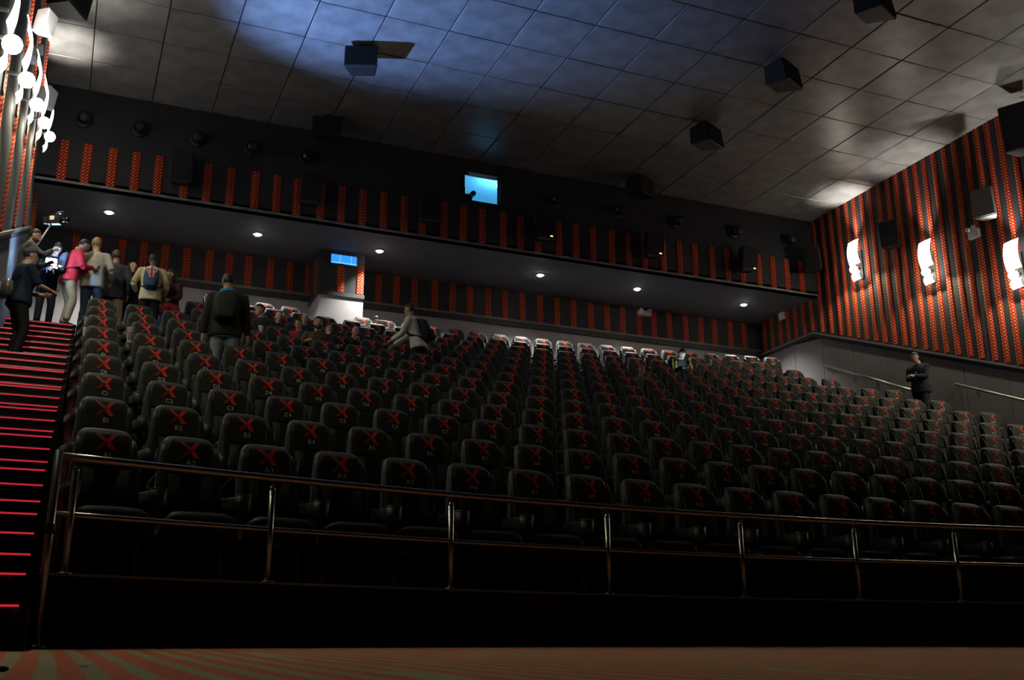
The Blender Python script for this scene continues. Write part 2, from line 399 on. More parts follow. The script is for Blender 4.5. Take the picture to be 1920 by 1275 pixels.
for i, x in enumerate([1.58, 4.36, 7.16, 10.12, 13.16, 16.0]):
    wh = ['nearest the video camera', 'second from the video camera', 'just before the blue window', 'just past the blue window', 'second past the blue window', 'nearest the lamp wall'][i]
    box_speaker('black box speaker on the striped back wall, '+wh, (x, YU-.36, 10.08), 0, .12, 1.0, 'black', i > 2, 'box speakers on the upper back wall')
# ceiling speakers
for i, (x, y) in enumerate([(4.55, 18.35), (4.6, 21.4), (12.6, 12.94), (12.6, 15.64), (12.6, 18.48), (12.55, 21.45)]):
    lb = ['black speaker hung in the blue light on the ceiling', 'black ceiling speaker over the back wall edge, behind the blue lit one', 'black ceiling speaker cut by the top of the picture',
          'black ceiling speaker beside the bright tile patches', 'small dark ceiling speaker in the unlit middle tiles', 'dim ceiling speaker close to the blue window wall'][i]
    t = thing('ceiling_speaker', lb, 'speaker', (x, y, H), 0, 'speakers hung from the ceiling', (0, 0, math.radians(-20 if i < 2 else 25)))
    mb = MB(); bm = bmesh.new()
    vv = [bm.verts.new(p) for p in [(-.33, -.3, -.62), (.33, -.3, -.62), (.33, -.22, -.1), (-.33, -.22, -.1), (-.24, .25, -.52), (.24, .25, -.52), (.24, .25, -.12), (-.24, .25, -.12)]]
    for q in ((0,1,2,3),(7,6,5,4),(1,0,4,5),(2,1,5,6),(3,2,6,7),(0,3,7,4)): bm.faces.new([vv[k] for k in q])
    bmesh.ops.bevel(bm, geom=bm.edges[:], offset=.02, segments=1, affect='EDGES'); mb.bm(bm); mb.build('cabinet', MT['black'], t)
    mb = MB(); mb.add([(-.29, -.318, -.585), (.29, -.318, -.585), (.29, -.255, -.14), (-.29, -.255, -.14), (-.29, -.29, -.585), (.29, -.29, -.585), (.29, -.21, -.14), (-.29, -.21, -.14)],
                      [(0,1,2,3),(0,4,5,1),(3,2,6,7),(1,5,6,2),(0,3,7,4)]); mb.build('grille', MT['grille'], t)
    mb = MB(); mb.tube([(0, 0, -.14), (0, 0, 0)], .03); mb.box(-.22, .22, -.05, .05, -.11, -.08); mb.lathe([(.09, -.02), (.09, 0)]); mb.build('hanger', MT['black'], t)

# ------------------------------------------------------------------ soffit, recess back wall, pillar
mb = MB(); mb.box(XL, XW, YU, YR+.2, ZS, ZS+.12); so = struct(mb.build('ceiling_soffit', MT['soffit']))
for i, (x, y) in enumerate(SPOTS):
    lb = ['over the people on the stair landing', 'over the person with the backpack', 'beside the small blue port', 'over the middle of the back row', 'fifth from the stairs, over the white emergency light', 'last one before the lamp wall'][i]
    t = thing('recessed_downlight', 'lit recessed downlight in the dark soffit, '+lb, 'light', (x, y, ZS), 0, 'downlights in the soffit')
    mb = MB(); mb.lathe([(.07, -.004), (.13, -.004), (.135, -.012), (.12, -.02), (.075, -.012)]); mb.build('trim_ring', MT['trimring'], t, True)
    mb = MB(); mb.ell((0, 0, -.022), (.07, .07, .03)); mb.build('lens', MT['spotlens'], t, True)
ZW = 8.50
mb = MB(); mb.box(XL-.1, XW+.1, YR, YR+.15, ZW+.1, ZS+.05); rw_ = struct(mb.build('wall_back', MT['darkwall']))
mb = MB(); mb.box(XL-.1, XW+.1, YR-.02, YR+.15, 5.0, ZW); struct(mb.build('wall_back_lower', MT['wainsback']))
mb = MB(); mb.box(XL, XW, YR-.10, YR+.0, ZW+.12, ZW+.17); mb.cur = 1; mb.box(XL, XW, YR-.09, YR+.0, ZW-.02, ZW+.118); struct(mb.build('trim_2', [MT['cap'], MT['capdark']]))
RE_X = [-.35, .15, .65, 1.15, 1.63, 2.13, 2.66, 3.13, 3.59, 4.13, 4.62, 5.08, 6.38, 6.88, 7.36, 7.84, 8.4, 8.89, 9.38, 9.9, 10.39, 10.89, 11.42, 11.93, 12.43, 12.97, 13.47, 13.96, 14.49, 14.97, 15.48, 16.02, 16.53, 17.0, 17.55, 18.03]
ms = stripe_piece(.19, 0, ZS-ZW-.19, 'x', MT['stripe_xz'])
for x in RE_X: put('fabric_stripe', ms, rw_, (x, YR, ZW+.18))
PX0, PX1, PY = 5.12, 6.20, 23.92
mb = MB(); mb.box(PX0, PX1, PY, YR, 5.5, ZW-.14); mb.cur = 1; mb.box(PX0, PX1, PY, YR, ZW-.14, ZS); mb.cur = 2; mb.box(PX0-.02, PX1+.02, PY-.03, YR, ZW-.16, ZW-.06)
pil = struct(mb.build('pillar', [MT['wainsback'], MT['darkwall'], MT['capdark']]))
ms2 = stripe_piece(.19, 0, .72, 'x', MT['stripe_xz'])
for x in (5.62, 6.10): put('fabric_stripe', ms2, pil, (x, PY, ZW-.05))
ms3 = stripe_piece(.19, 0, .95, 'y', MT['stripe_yz']); put('fabric_stripe', ms3, pil, (PX0, PY+.45, ZW-.05))
t = struct(put('window_2', None)); t.location = (5.36, PY, 9.16)
mb = MB(); mb.box(-.02, .66, -.035, .02, -.025, 0); mb.box(-.02, .66, -.035, .02, .24, .265); mb.box(-.02, 0, -.035, .02, 0, .24); mb.box(.64, .66, -.035, .02, 0, .24); mb.build('window_frame', MT['black'], t)
mb = MB(); mb.add([(0, -.01, 0), (.64, -.01, 0), (.64, -.01, .24), (0, -.01, .24)], [(0, 1, 2, 3)])
mb.build('window_pane', mat('blue_lit_port', (.02, .1, .3), .2, .5, emit=(.03, .28, .95), estr=.9), t)
mb = MB(); mb.box(.22, .23, -.02, -.005, 0, .24); mb.box(.50, .51, -.02, -.005, 0, .24); mb.box(0, .64, -.02, -.005, .03, .045); mb.build('muntin', mat('glowing_muntin', (.3, .5, .7), .4, emit=(.2, .6, 1), estr=.8, sampling=False), t)  # bars emit blue: the port's light is put into their material
t = thing('emergency_light', 'white wedge shaped emergency light on the striped wall under the soffit', 'light', (14.62, YR-.06, 9.34))
mb = MB(); mb.rbox(-.20, .20, -.10, .05, -.08, .06, .015); mb.build('housing', MT['white'], t)
for s in (-1, 1):
    mb = MB(); mb.lathe([(.03, -.02), (.06, -.03), (.065, -.10), (.05, -.11)], (s*.13, -.02, .06), 'y'); mb.build('lamp_head', MT['white'], t, True)

# ------------------------------------------------------------------ side walls
def cap_z(y): return min(8.52, 8.30+.401*(y-22.03))
def side_wall(name, x, s, ribs):
    """s: direction into the room"""
    root = struct(put(name, None))
    y0, y1 = 1.0, YR+.1
    mb = MB()
    if ribs:
        n = int((y1-y0)/.03); prev = None
        for i in range(n+1):
            y = y0+(y1-y0)*i/n; d = .018*math.sin(2*PI*y/.12); zc = cap_z(y)
            a = (x+s*d, y, zc); b = (x+s*d, y, H+.05)
            mb.v += [a, b]
            if i:
                k = len(mb.v); q = (k-4, k-2, k-1, k-3); mb.face(q if s < 0 else q[::-1])
    else:
        n = 80
        for i in range(n+1):
            y = y0+(y1-y0)*i/n; zc = cap_z(y); mb.v += [(x, y, zc), (x, y, H+.05)]
            if i:
                k = len(mb.v); mb.face((k-4, k-2, k-1, k-3) if s < 0 else (k-3, k-1, k-2, k-4))
    mb.build('fabric_lining', MT['pleat'] if ribs else MT['darkwall'], root)
    # pad: solid backing
    mb = MB(); mb.box(min(x-s*.05, x-s*.25), max(x-s*.05, x-s*.25), y0, y1, -1, H+.05); mb.build('wall_backing', MT['darkwall'], root)
    # striped strips
    y = 22.2; ys_ = []
    RW = [22.2, 21.83, 21.48, 21.16, 20.84, 20.52, 20.2, 19.9, 19.57, 19.24, 18.95, 18.6, 18.28, 17.96, 17.64, 17.3, 16.99, 16.63, 16.32, 16.0]
    ys_ = RW+[16.0-.328*i for i in range(1, 40)]+[22.6, 22.95, 23.3, 23.65, 24.0, 24.4, 24.75]
    if ribs: ys_ = [24.4, 23.0]+[20.6-2.42*i for i in range(8)]+[24.4-.33*i for i in range(1, 4)]
    for yy in ys_:
        zc = cap_z(yy)+.07; zt = (ZS if yy > YU else H)-.01
        me = MB(); wd = .20 if ribs else .165; n = 5
        pts = [(-wd/2, 0)]+[(wd/2*math.sin(a), .035*math.cos(a)) for a in [(-PI/2)+PI*i/n for i in range(1, n)]]+[(wd/2, 0)]
        if s > 0: pts = pts[::-1]
        me.rings([[(s*d, a, zc) for a, d in pts][::-1], [(s*d, a, zt) for a, d in pts][::-1]])
        put('fabric_stripe', me.mesh('fabric_stripe', MT['stripe_yz']), root, (x+s*(.018 if ribs else 0), yy, 0))
    # wainscot panels under the raked cap
    yp = y0
    while yp < YR:
        ya, yb = yp+.008, min(yp+1.18, YR)-.008
        mb = MB(); d0, d1 = x-s*.05, x+s*.03
        za, zb = cap_z(ya)-.11, cap_z(yb)-.11
        lo = lambda y_: min(cap_z(y_)-2.6, 5)
        vv = [(d0, ya, lo(ya)), (d1, ya, lo(ya)), (d1, yb, lo(yb)), (d0, yb, lo(yb)), (d0, ya, za), (d1, ya, za), (d1, yb, zb), (d0, yb, zb)]
        mb.add(vv, [(3,2,1,0),(4,5,6,7),(0,1,5,4),(1,2,6,5),(2,3,7,6),(3,0,4,7)] if s > 0 else [(3,2,1,0),(4,5,6,7),(0,1,5,4),(1,2,6,5),(2,3,7,6),(3,0,4,7)])
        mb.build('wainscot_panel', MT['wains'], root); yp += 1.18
    # cap rail
    mb = MB(); pr = [(y0, cap_z(y0)), (22.55, cap_z(22.58)), (YR, cap_z(YR))]
    for (ya, za), (yb, zb) in zip(pr, pr[1:]):
        for lo_, hi_, dd, ci in ((-.10, -.02, .05, 1), (-.02, .03, .075, 0)):
            mb.cur = ci; d0, d1 = x-s*.02, x+s*dd
            mb.add([(d0, ya, za+lo_), (d1, ya, za+lo_), (d1, yb, zb+lo_), (d0, yb, zb+lo_), (d0, ya, za+hi_), (d1, ya, za+hi_), (d1, yb, zb+hi_), (d0, yb, zb+hi_)],
                   [(3,2,1,0),(4,5,6,7),(0,1,5,4),(1,2,6,5),(2,3,7,6),(3,0,4,7)])
    mb.build('cap_rail', [MT['cap'], MT['capdark']], root)
    return root
side_wall('wall_right', XW, -1, False)
side_wall('wall_left', XL, 1, True)

# sconces
def sconce(x, s, y, label):
    z = sconce_z(y)
    t = thing('wall_sconce', label, 'lamp', (x, y, z), 0 if s > 0 else PI, 'lit sconces on the striped side walls')
    mb = MB(); mb.rbox(0, .05, -.07, .07, -.3, .5, .01); mb.build('back_plate', MT['black'], t)
    mb = MB(); n = 8; rs = []
    for i in range(n+1):
        u = i/n; zz = .08+.66*u; xx = .16+.11*math.sin(PI*(.15+.75*u)); hw = .19
        rs.append([(xx, -hw, zz), (xx+.012, -hw, zz), (xx+.03, 0, zz), (xx+.012, hw, zz), (xx, hw, zz), (xx+.015, 0, zz)])
    mb.rings(rs); mb.build('opal_shade', MT['opal'], t, True)
    mb = MB(); rs = []
    for i in range(5):
        u = i/4; zz = -.34+.2*u; xx = .16+.08*math.sin(PI*(.1+.7*u)); hw = .14
        rs.append([(xx, -hw, zz), (xx+.012, -hw, zz), (xx+.02, 0, zz), (xx+.012, hw, zz), (xx, hw, zz), (xx+.01, 0, zz)])
    mb.rings(rs); mb.build('lower_shade', MT['opal'], t, True)
    mb = MB(); mb.ell((.28, 0, -.06), (.10, .11, .10)); mb.build('bulb', MT['bulb'], t, True)
    mb = MB(); mb.box(.04, .24, -.02, .02, -.02, .01); mb.box(.04, .2, -.02, .02, .3, .33); mb.build('arm', MT['black'], t)
ords = ['farthest', 'second farthest', 'third farthest', 'fourth farthest', 'fifth farthest', 'added out of view, sixth farthest', 'seventh farthest']
for i, y in enumerate(SCONCE_Y):
    if y > 9: sconce(XW, -1, y, 'glowing opal wall sconce on the handrail wall, '+ords[i]+' from the camera')
    sconce(XL, 1, y, 'glowing opal wall sconce above the red stairs, '+ords[i]+' from the camera')
# speakers on side walls
for s, x, nm in ((-1, XW, 'handrail wall'), (1, XL, 'wall over the red stairs')):
    for (y, z, sc) in (((18.92, 10.0, 1.0), (16.0, 9.62, 1.0), (14.6, 10.75, 1.55)) if s < 0 else ((18.95, 9.66, .58), (15.9, 9.36, .58), (17.0, 10.75, 1.3))):
        big = sc > 1.2
        if s > 0 and not big: sc_m = 'white'  # white stands in for the bluish light on their undersides
        else: sc_m = 'black' if (big or (y > 17 and s < 0)) else 'grey'
        if big: lb = 'large black box speaker near the ceiling on the '+nm
        elif y > 17: lb = 'dark box speaker between two sconces, high on the '+nm
        else: lb = 'pale grey box speaker high on the '+nm
        if s > 0 and not big: lb = ('small box speaker coloured white as if lit, by the back end of the ' if y > 17 else 'small box speaker coloured white as if lit, under the black box on the ')+nm
        box_speaker(lb, (x+s*.36*sc, y, z), PI/2*s+ (.5 if s < 0 else -.5), .15, sc, sc_m)
    t = thing('emergency_light', 'small white twin emergency light on the '+nm, 'light', (x+s*.07, 16.67, 9.2), PI/2*s)
    mb = MB(); mb.rbox(-.15, .15, -.06, .04, -.1, .1, .015); mb.build('housing', MT['white'], t)
    for q in (-1, 1):
        mb = MB(); mb.lathe([(.03, 0), (.05, -.02), (.05, -.08), (.04, -.085)], (q*.08, -.05, .12), 'y'); mb.build('lamp_head', MT['white'], t, True)
box_speaker('dim black box speaker in the dark corner of the back wall', (XW-.5, 21.7, 10.3), -PI/2+.6, .15, 1.0)
t = thing('exit_sign_box', 'small pale square box on the dark recess corner wall', 'sign', (XW-.06, 23.82, 9.4), -PI/2)
mb = MB(); mb.rbox(-.12, .12, -.03, .04, -.12, .12, .01); mb.build('housing', MT['white'], t)
mb = MB(); mb.rbox(-.09, .09, -.04, -.028, -.09, .09, .004); mb.build('cover', MT['paper'], t)

# handrails on the wall
def handrail(label, y0, z0, y1, z1):
    t = thing('handrail', label, 'handrail', (XW-.13, y0, z0))
    L = y1-y0; D = z1-z0
    mb = MB(); mb.tube([(.1, 0, 0), (0, .0, 0), (0, L, D), (.1, L, D)], .034, 10); mb.build('rail', MT['steel'], t, True)
    n = 4
    for i in range(n):
        u = (i+.4)/(n-.2)
        mb = MB(); mb.tube([(0, L*u, D*u-.02), (0, L*u, D*u-.08), (.10, L*u, D*u-.09)], .012, 6); mb.lathe([(.035, 0), (.035, .012)], (.085, L*u, D*u-.09), 'x', 10); mb.build('bracket', MT['steel'], t)
handrail('upper steel handrail ending behind the standing man in the suit', 22.2, 7.53, 19.13, 6.12)
handrail('lower steel handrail starting in front of the standing man in the suit', 17.71, 5.92, 12.6, 3.72)
# side speakers end

# ------------------------------------------------------------------ front railing
t = thing('front_railing', 'long steel guard railing with two bars in front of the seats', 'railing', (0, rail_y(0), tier_z(0)))
ox, oy, oz = t.location
def rp(x, z): return (x-ox, rail_y(x)-oy, z-oz)
XS = [-.05+.35*i for i in range(38)]
def top_h(x): return 1.225
mb = MB(); mb.tube([rp(x, top_h(x)) for x in XS], .026, 10); mb.build('top_rail', MT['steel'], t, True)
mb = MB(); mb.tube([rp(x, .865) for x in XS], .019, 8); mb.build('mid_rail', MT['steel'], t, True)
for i, x in enumerate([.06, 1.36, 2.80, 4.27, 5.67, 6.95, 8.12, 9.4, 10.7, 12.0]):
    px_, py_, pz_ = rp(x, 0); pz0 = tier_z(0)-oz
    mb = MB(); mb.tube([(px_, py_, pz0), (px_, py_, top_h(x)-oz-.085)], .022, 10); mb.ell((px_, py_, top_h(x)-oz-.085), (.022, .022, .03)); mb.tube([(px_, py_, top_h(x)-oz-.09), (px_, py_, top_h(x)-oz)], .008, 6)
    p = mb.build('post', MT['steel'], t, True)
    mb = MB(); mb.lathe([(.045, 0), (.045, .012), (.025, .016)], (px_, py_, pz0)); mb.build('base_flange', MT['steel'], p, True)
mb = MB(); px_, py_, _ = rp(-.05, 0)
mb.tube([(px_, py_-.1, floor_z(py_+oy)-oz), (px_, py_-.1, top_h(0)-oz+.02)], .025, 10); mb.tube([(px_, py_-.1, top_h(0)-oz), (px_, py_, top_h(0)-oz)], .025, 10); mb.tube([(px_, py_-.1, .865-oz), (px_, py_, .865-oz)], .019, 8)
p = mb.build('end_post', MT['steel'], t, True)
mb = MB(); mb.lathe([(.06, 0), (.06, .015), (.03, .02)], (px_, py_-.1, floor_z(py_+oy)-oz)); mb.build('base_flange', MT['steel'], p, True)
mb = MB(); mb.lathe([(.027, -.03), (.032, -.025), (.032, .025), (.027, .03)], (px_, py_-.1, .76-oz)); mb.build('coupling', MT['black'], p, True)

# ------------------------------------------------------------------ seats
def face_y(z):
    if z < .85: return -.20+.05*(z-.42)/.43
    return -.15+.075*(z-.85)/.31
def front_off(z):
    t = [(0, 0), (1.05, 0), (1.09, .008), (1.115, .020), (1.138, .040), (1.155, .068), (1.163, .095)]
    for (z0, a), (z1, b) in zip(t, t[1:]):
        if z <= z1: return a+(b-a)*(z-z0)/(z1-z0)
    return .095
def seat_meshes():
    R = {}
    # backrest shell: rounded sections
    mb = MB(); rs = []
    for z, hw in [(.30, .235), (.42, .252), (.62, .254), (.85, .236), (1.0, .216), (1.06, .205), (1.09, .198), (1.115, .187), (1.138, .168), (1.155, .14), (1.163, .10)]:
        fo = front_off(z); dp = .13-fo; yc = face_y(z)+(.13+fo)/2; n = 20; ring = []
        for j in range(n):
            a = 2*PI*j/n; c, s_ = math.cos(a), math.sin(a); e = .42
            ring.append((hw*math.copysign(abs(c)**e, c), yc+dp/2*math.copysign(abs(s_)**.55, s_), z))
        rs.append(ring)
    mb.rings(rs); R['backrest'] = mb.mesh('backrest', MT['leather'], True)
    def pad(z0, z1, hw0, hw1, th, m, nm, rr=.03):
        bm = bmesh.new(); vs_ = []
        for (z, hw) in ((z0, hw0), (z1, hw1)):
            for x, y in ((-hw, -th), (hw, -th), (hw, .06), (-hw, .06)): vs_.append(bm.verts.new((x, face_y(z)+y, z)))
        for q in ((3,2,1,0),(4,5,6,7),(0,1,5,4),(1,2,6,5),(2,3,7,6),(3,0,4,7)): bm.faces.new([vs_[i] for i in q])
        bmesh.ops.bevel(bm, geom=bm.edges[:], offset=rr*.2, segments=1, affect='EDGES')
        mb = MB(); mb.bm(bm); return mb.mesh(nm, m, False)
    mb = MB(); rs = []
    for z, hw in ((.855, .186), (.862, .190), (.95, .184), (1.05, .172), (1.09, .164), (1.112, .156), (1.118, .150)):
        yy = face_y(z)+front_off(z); pr = .002 if z in (.855, 1.118) else .008
        rs.append([(-hw, yy+.03, z), (-hw, yy-pr*.4, z), (-hw+.008, yy-pr, z), (hw-.008, yy-pr, z), (hw, yy-pr*.4, z), (hw, yy+.03, z)][::-1])
    mb.rings(rs); R['headrest'] = mb.mesh('headrest', MT['leather'], False)
    for s in (-1, 1):
        bm = bmesh.new(); vs_ = []
        for z, xi, xo in ((.46, .030, .165), (.84, .035, .175)):
            for x, y in ((s*xi, .012), (s*xo, -.022), (s*xo, .06), (s*xi, .06)): vs_.append(bm.verts.new((x, face_y(z)+y, z)))
        for q in ((3,2,1,0),(4,5,6,7),(0,1,5,4),(1,2,6,5),(2,3,7,6),(3,0,4,7)): bm.faces.new([vs_[i] for i in q])
        bmesh.ops.recalc_face_normals(bm, faces=bm.faces[:]); bmesh.ops.bevel(bm, geom=bm.edges[:], offset=.008, segments=2, affect='EDGES')
        mb = MB(); mb.bm(bm); R['lumbar_panel%d' % s] = mb.mesh('lumbar_panel', MT['leather2'], True)
    # bolsters
    for s, nm in ((-1, 'bolster'), (1, 'bolster')):
        mb = MB(); mb.tube([(s*.196, face_y(z)-.002+(.02 if z in (.44, 1.07) else 0), z) for z in (.44, .52, .7, .88, 1.0, 1.07)], [(.02, .02), (.036, .026), (.040, .026), (.034, .018), (.028, .012), (.014, .008)], 8)
        R['bolster%d' % s] = mb.mesh(nm, MT['leather'], True)
    # cushion: lofted along y with a rolled front
    mb = MB(); rs = []
    for y, z0, z1, hw in [(-.60, .40, .44, .20), (-.595, .365, .478, .222), (-.57, .345, .505, .238), (-.52, .335, .52, .245), (-.40, .335, .505, .245), (-.16, .34, .475, .24)]:
        n = 16; ring = []
        for j in range(n):
            a = 2*PI*j/n; c, s_ = math.cos(a), math.sin(a)
            ring.append((hw*math.copysign(abs(c)**.4, c), y, (z0+z1)/2-(z1-z0)/2*math.copysign(abs(s_)**.6, s_)))
        rs.append(ring)
    mb.rings(rs); R['seat_cushion'] = mb.mesh('seat_cushion', MT['leather'], True)
    mb = MB(); mb.rbox(-.21, .21, -.54, -.14, .27, .345, .02); mb.box(-.16, .16, -.40, -.18, .06, .27); R['seat_pan'] = mb.mesh('seat_pan', MT['plastic'])
    for s in (-1, 1):
        x = s*.292
        mb = MB()   # padded arm sloping from the back down to a flat front
        bm = bmesh.new(); vs_ = []
        for y, z0, z1 in ((-.52, .535, .655), (-.34, .575, .665), (-.12, .59, .685)):
            for xx, zz in ((x-.045, z0), (x+.045, z0), (x+.045, z1), (x-.045, z1)): vs_.append(bm.verts.new((xx, y, zz)))
        for b_ in (0, 4):
            for q in ((0,1,5,4),(1,2,6,5),(2,3,7,6),(3,0,4,7)): bm.faces.new([vs_[b_+i] for i in q])
        bm.faces.new([vs_[i] for i in (3,2,1,0)]); bm.faces.new([vs_[8+i] for i in (0,1,2,3)])
        bmesh.ops.recalc_face_normals(bm, faces=bm.faces[:]); bmesh.ops.bevel(bm, geom=bm.edges[:], offset=.012, segments=1, affect='EDGES'); mb.bm(bm)
        R['armrest%d' % s] = mb.mesh('armrest', MT['leather'], True)
        mb = MB(); mb.lathe([(.05, .53), (.058, .54), (.062, .655), (.050, .655), (.046, .565)], (x, -.545, 0), 'z', 12); R['cup_holder%d' % s] = mb.mesh('cup_holder', MT['plastic'], True)
        mb = MB(); mb.lathe([(.050, .652), (.064, .652), (.064, .661), (.050, .661)], (x, -.545, 0), 'z', 12); R['cup_rim%d' % s] = mb.mesh('cup_rim', MT['rim'], True)
        mb = MB(); mb.add([(x-.02, -.46, .56), (x-.02, -.12, .60), (x-.02, -.12, .02), (x-.02, -.36, .02), (x+.02, -.46, .56), (x+.02, -.12, .60), (x+.02, -.12, .02), (x+.02, -.36, .02)],
                          [(0,1,2,3),(7,6,5,4),(0,4,5,1),(1,5,6,2),(2,6,7,3),(3,7,4,0)]); mb.box(x-.03, x+.03, -.40, -.08, 0, .025); R['side_standard%d' % s] = mb.mesh('side_standard', MT['plastic'])
    # cross emblem printed on the headrest
    mb = MB()
    def P(x, z): return (x, face_y(1.04+z)+front_off(1.04+z)-.0115, 1.04+z)
    for (i0, i1, o0, o1) in (((-.018, 0), (.034, .064), (.026, 0), (.074, .064)), ((.028, -.066), (-.018, 0), (.068, -.066), (.026, 0))):
        for q in range(6):
            l = lambda a, b, t: (a[0]+(b[0]-a[0])*t, a[1]+(b[1]-a[1])*t)
            mb.add([P(*l(i0, i1, q/6)), P(*l(o0, o1, q/6)), P(*l(o0, o1, (q+1)/6)), P(*l(i0, i1, (q+1)/6))], [(0, 1, 2, 3)])
    rnd = random.Random(3)
    for i in range(9):
        u = i/8
        for q, up in ((1, True), (2, False)):
            for w_ in (-1, 0, 1):
                mb.cur = 1 if up else 2
                cx_ = -.012-.056*u+w_*.012; cz_ = (.008+.054*u if up else -.008-.056*u)
                r_ = .0085*(1.05-.4*u)+rnd.uniform(-.001, .001)
                mb.add([P(cx_-r_, cz_), P(cx_, cz_-r_), P(cx_+r_, cz_), P(cx_, cz_+r_)], [(0, 1, 2, 3)])
    R['emblem'] = mb.mesh('emblem', [MT['xred'], MT['xdot'], MT['xdark']])
    return R
SM = seat_meshes()
# glyph outlines for the seat numbers
GL = {}
def glyphs(chars):
    dg = bpy.context.evaluated_depsgraph_get()
    for c in chars:
        cu = bpy.data.curves.new('glyph', 'FONT'); cu.body = c; cu.size = .062; cu.resolution_u = 2
        o = bpy.data.objects.new('glyph', cu); C.objects.link(o); bpy.context.view_layer.update()
        dg = bpy.context.evaluated_depsgraph_get(); me = o.evaluated_get(dg).to_mesh()
        vs_ = [tuple(v.co) for v in me.vertices]; fs_ = [tuple(p.vertices) for p in me.polygons]
        wd = max(v[0] for v in vs_); x0 = min(v[0] for v in vs_)
        GL[c] = ([(v[0]-x0, v[1]) for v in vs_], fs_, wd-x0)
        o.evaluated_get(dg).to_mesh_clear(); bpy.data.objects.remove(o); bpy.data.curves.remove(cu)
glyphs('ABCDEFGHIJKLM0123456789')
def number_mesh(txt):
    mb = MB(); gap = .007; tw = sum(GL[c][2] for c in txt)+gap*(len(txt)-1); x = -tw/2
    for c in txt:
        vs_, fs_, wd = GL[c]
        mb.add([(x+v[0], face_y(.915+v[1])-.0105, .915+v[1]) for v in vs_], fs_); x += wd+gap
    return mb.mesh('seat_number', MT['num'])
ORD = ['first', 'second', 'third', 'fourth', 'fifth', 'sixth', 'seventh', 'eighth', 'ninth', 'tenth', 'eleventh', 'twelfth', 'thirteenth', 'fourteenth', 'fifteenth', 'sixteenth', 'seventeenth', 'eighteenth', 'nineteenth', 'twentieth',
       'twenty-first', 'twenty-second', 'twenty-third', 'twenty-fourth', 'twenty-fifth', 'twenty-sixth', 'twenty-seventh', 'twenty-eighth', 'twenty-ninth', 'thirtieth']
ROWW = ['front', 'second', 'third', 'fourth', 'fifth', 'sixth', 'seventh', 'eighth', 'ninth', 'tenth', 'eleventh', 'twelfth', 'last']
def pitch(k): return .612-.0023*k
def seat_x(k, i): return .24+pitch(k)*i
SEATPOS = {}
for k in range(13):
    first = {9: 3, 10: 3, 11: 4, 12: 4}.get(k, 0)
    n = 29 if k < 9 else (28 if k < 12 else 30)
    for i in range(first, n):
        x = seat_x(k, i)
        if k == 12 and 4.5 < x < 6.0: continue
        if k == 12 and i in (5,): continue
        if x > 1.135*row_y(k, x)+.4 or x > 17.5: continue          # beyond the edge of the view
        y = row_y(k, x); SEATPOS[(k, i)] = (x, y, tier_z(k))
        t = thing('cinema_seat', 'black cinema seat with red cross, %s from the red lit stairs in the %s row' % (ORD[i], ROWW[k]), 'seat', (x, y, tier_z(k)), math.atan(row_slope(x)), 'cinema seats in row '+'ABCDEFGHIJKLM'[k])
        parts = ['backrest', 'headrest', 'lumbar_panel-1', 'lumbar_panel1', 'bolster-1', 'bolster1', 'seat_cushion', 'seat_pan', 'armrest1', 'cup_holder1', 'cup_rim1', 'side_standard1', 'emblem']
        if (k, i-1) not in SEATPOS: parts += ['armrest-1', 'cup_holder-1', 'cup_rim-1', 'side_standard-1']
        hold = {}
        for p in parts:
            o = put(p.rstrip('-1'), SM[p]); o.parent = t
            if p.startswith('cup_holder'): hold[p[10:]] = o
        put('seat_number', number_mesh('ABCDEFGHIJKLM'[k]+str(i+1)), t)
NSEAT = len(SEATPOS)
print('seats', NSEAT)
#@@PEOPLE@@
# ------------------------------------------------------------------ people
PM = {}
def pm(name, col, rough=.8, spec=.25, noise=.12, nscale=14, sheen=0):
    if name not in PM: PM[name] = mat(name, col, rough, spec, noise=noise, nscale=nscale, bump=.12, bscale=35)
    return PM[name]
SKIN = {'light': pm('light_skin', (.55, .33, .24), .5, .4, .06), 'tan': pm('tan_skin', (.42, .24, .16), .5, .4, .06), 'dark': pm('dark_skin', (.14, .075, .05), .5, .4, .06)}
MT['eye'] = mat('dark_eye', (.02, .015, .012), .2, .5); MT['lip'] = mat('lips', (.36, .12, .10), .5, .4)
MT['shoe'] = mat('dark_shoe_leather', (.02, .018, .016), .4, .5)

def ik(a, c, l1, l2, pole):
    a, c = Vector(a), Vector(c); d = c-a; L = d.length
    if L > (l1+l2)*.995: c = a+d.normalized()*(l1+l2)*.995; d = c-a; L = d.length
    n = d.normalized(); x = (l1*l1-l2*l2+L*L)/(2*L); h = math.sqrt(max(l1*l1-x*x, 0))
    p = Vector(pole); p = p-n*p.dot(n); p.normalize()
    return a+n*x+p*h, c
def remesh(mb, voxel, name, m, smooth=2):
    me = mb.mesh('tmp', m); o = bpy.data.objects.new('tmp', me); C.objects.link(o)
    r = o.modifiers.new('r', 'REMESH'); r.mode = 'VOXEL'; r.voxel_size = voxel; r.use_smooth_shade = True
    s = o.modifiers.new('s', 'SMOOTH'); s.factor = .5; s.iterations = smooth
    bpy.context.view_layer.update()
    dg = bpy.context.evaluated_depsgraph_get()
    out = bpy.data.meshes.new_from_object(o.evaluated_get(dg)); out.name = name
    bpy.data.objects.remove(o); bpy.data.meshes.remove(me)
    out.materials.clear(); out.materials.append(m)
    out.polygons.foreach_set('use_smooth', [True]*len(out.polygons))
    return out
def sect(c, xax, yax, a, b, n=18, e=.8):
    r = []
    for j in range(n):
        t = 2*PI*j/n; cc, ss = math.cos(t), math.sin(t)
        r.append(Vector(c)+xax*(a*math.copysign(abs(cc)**e, cc))+yax*(b*math.copysign(abs(ss)**e, ss)))
    return r
class Fig: pass
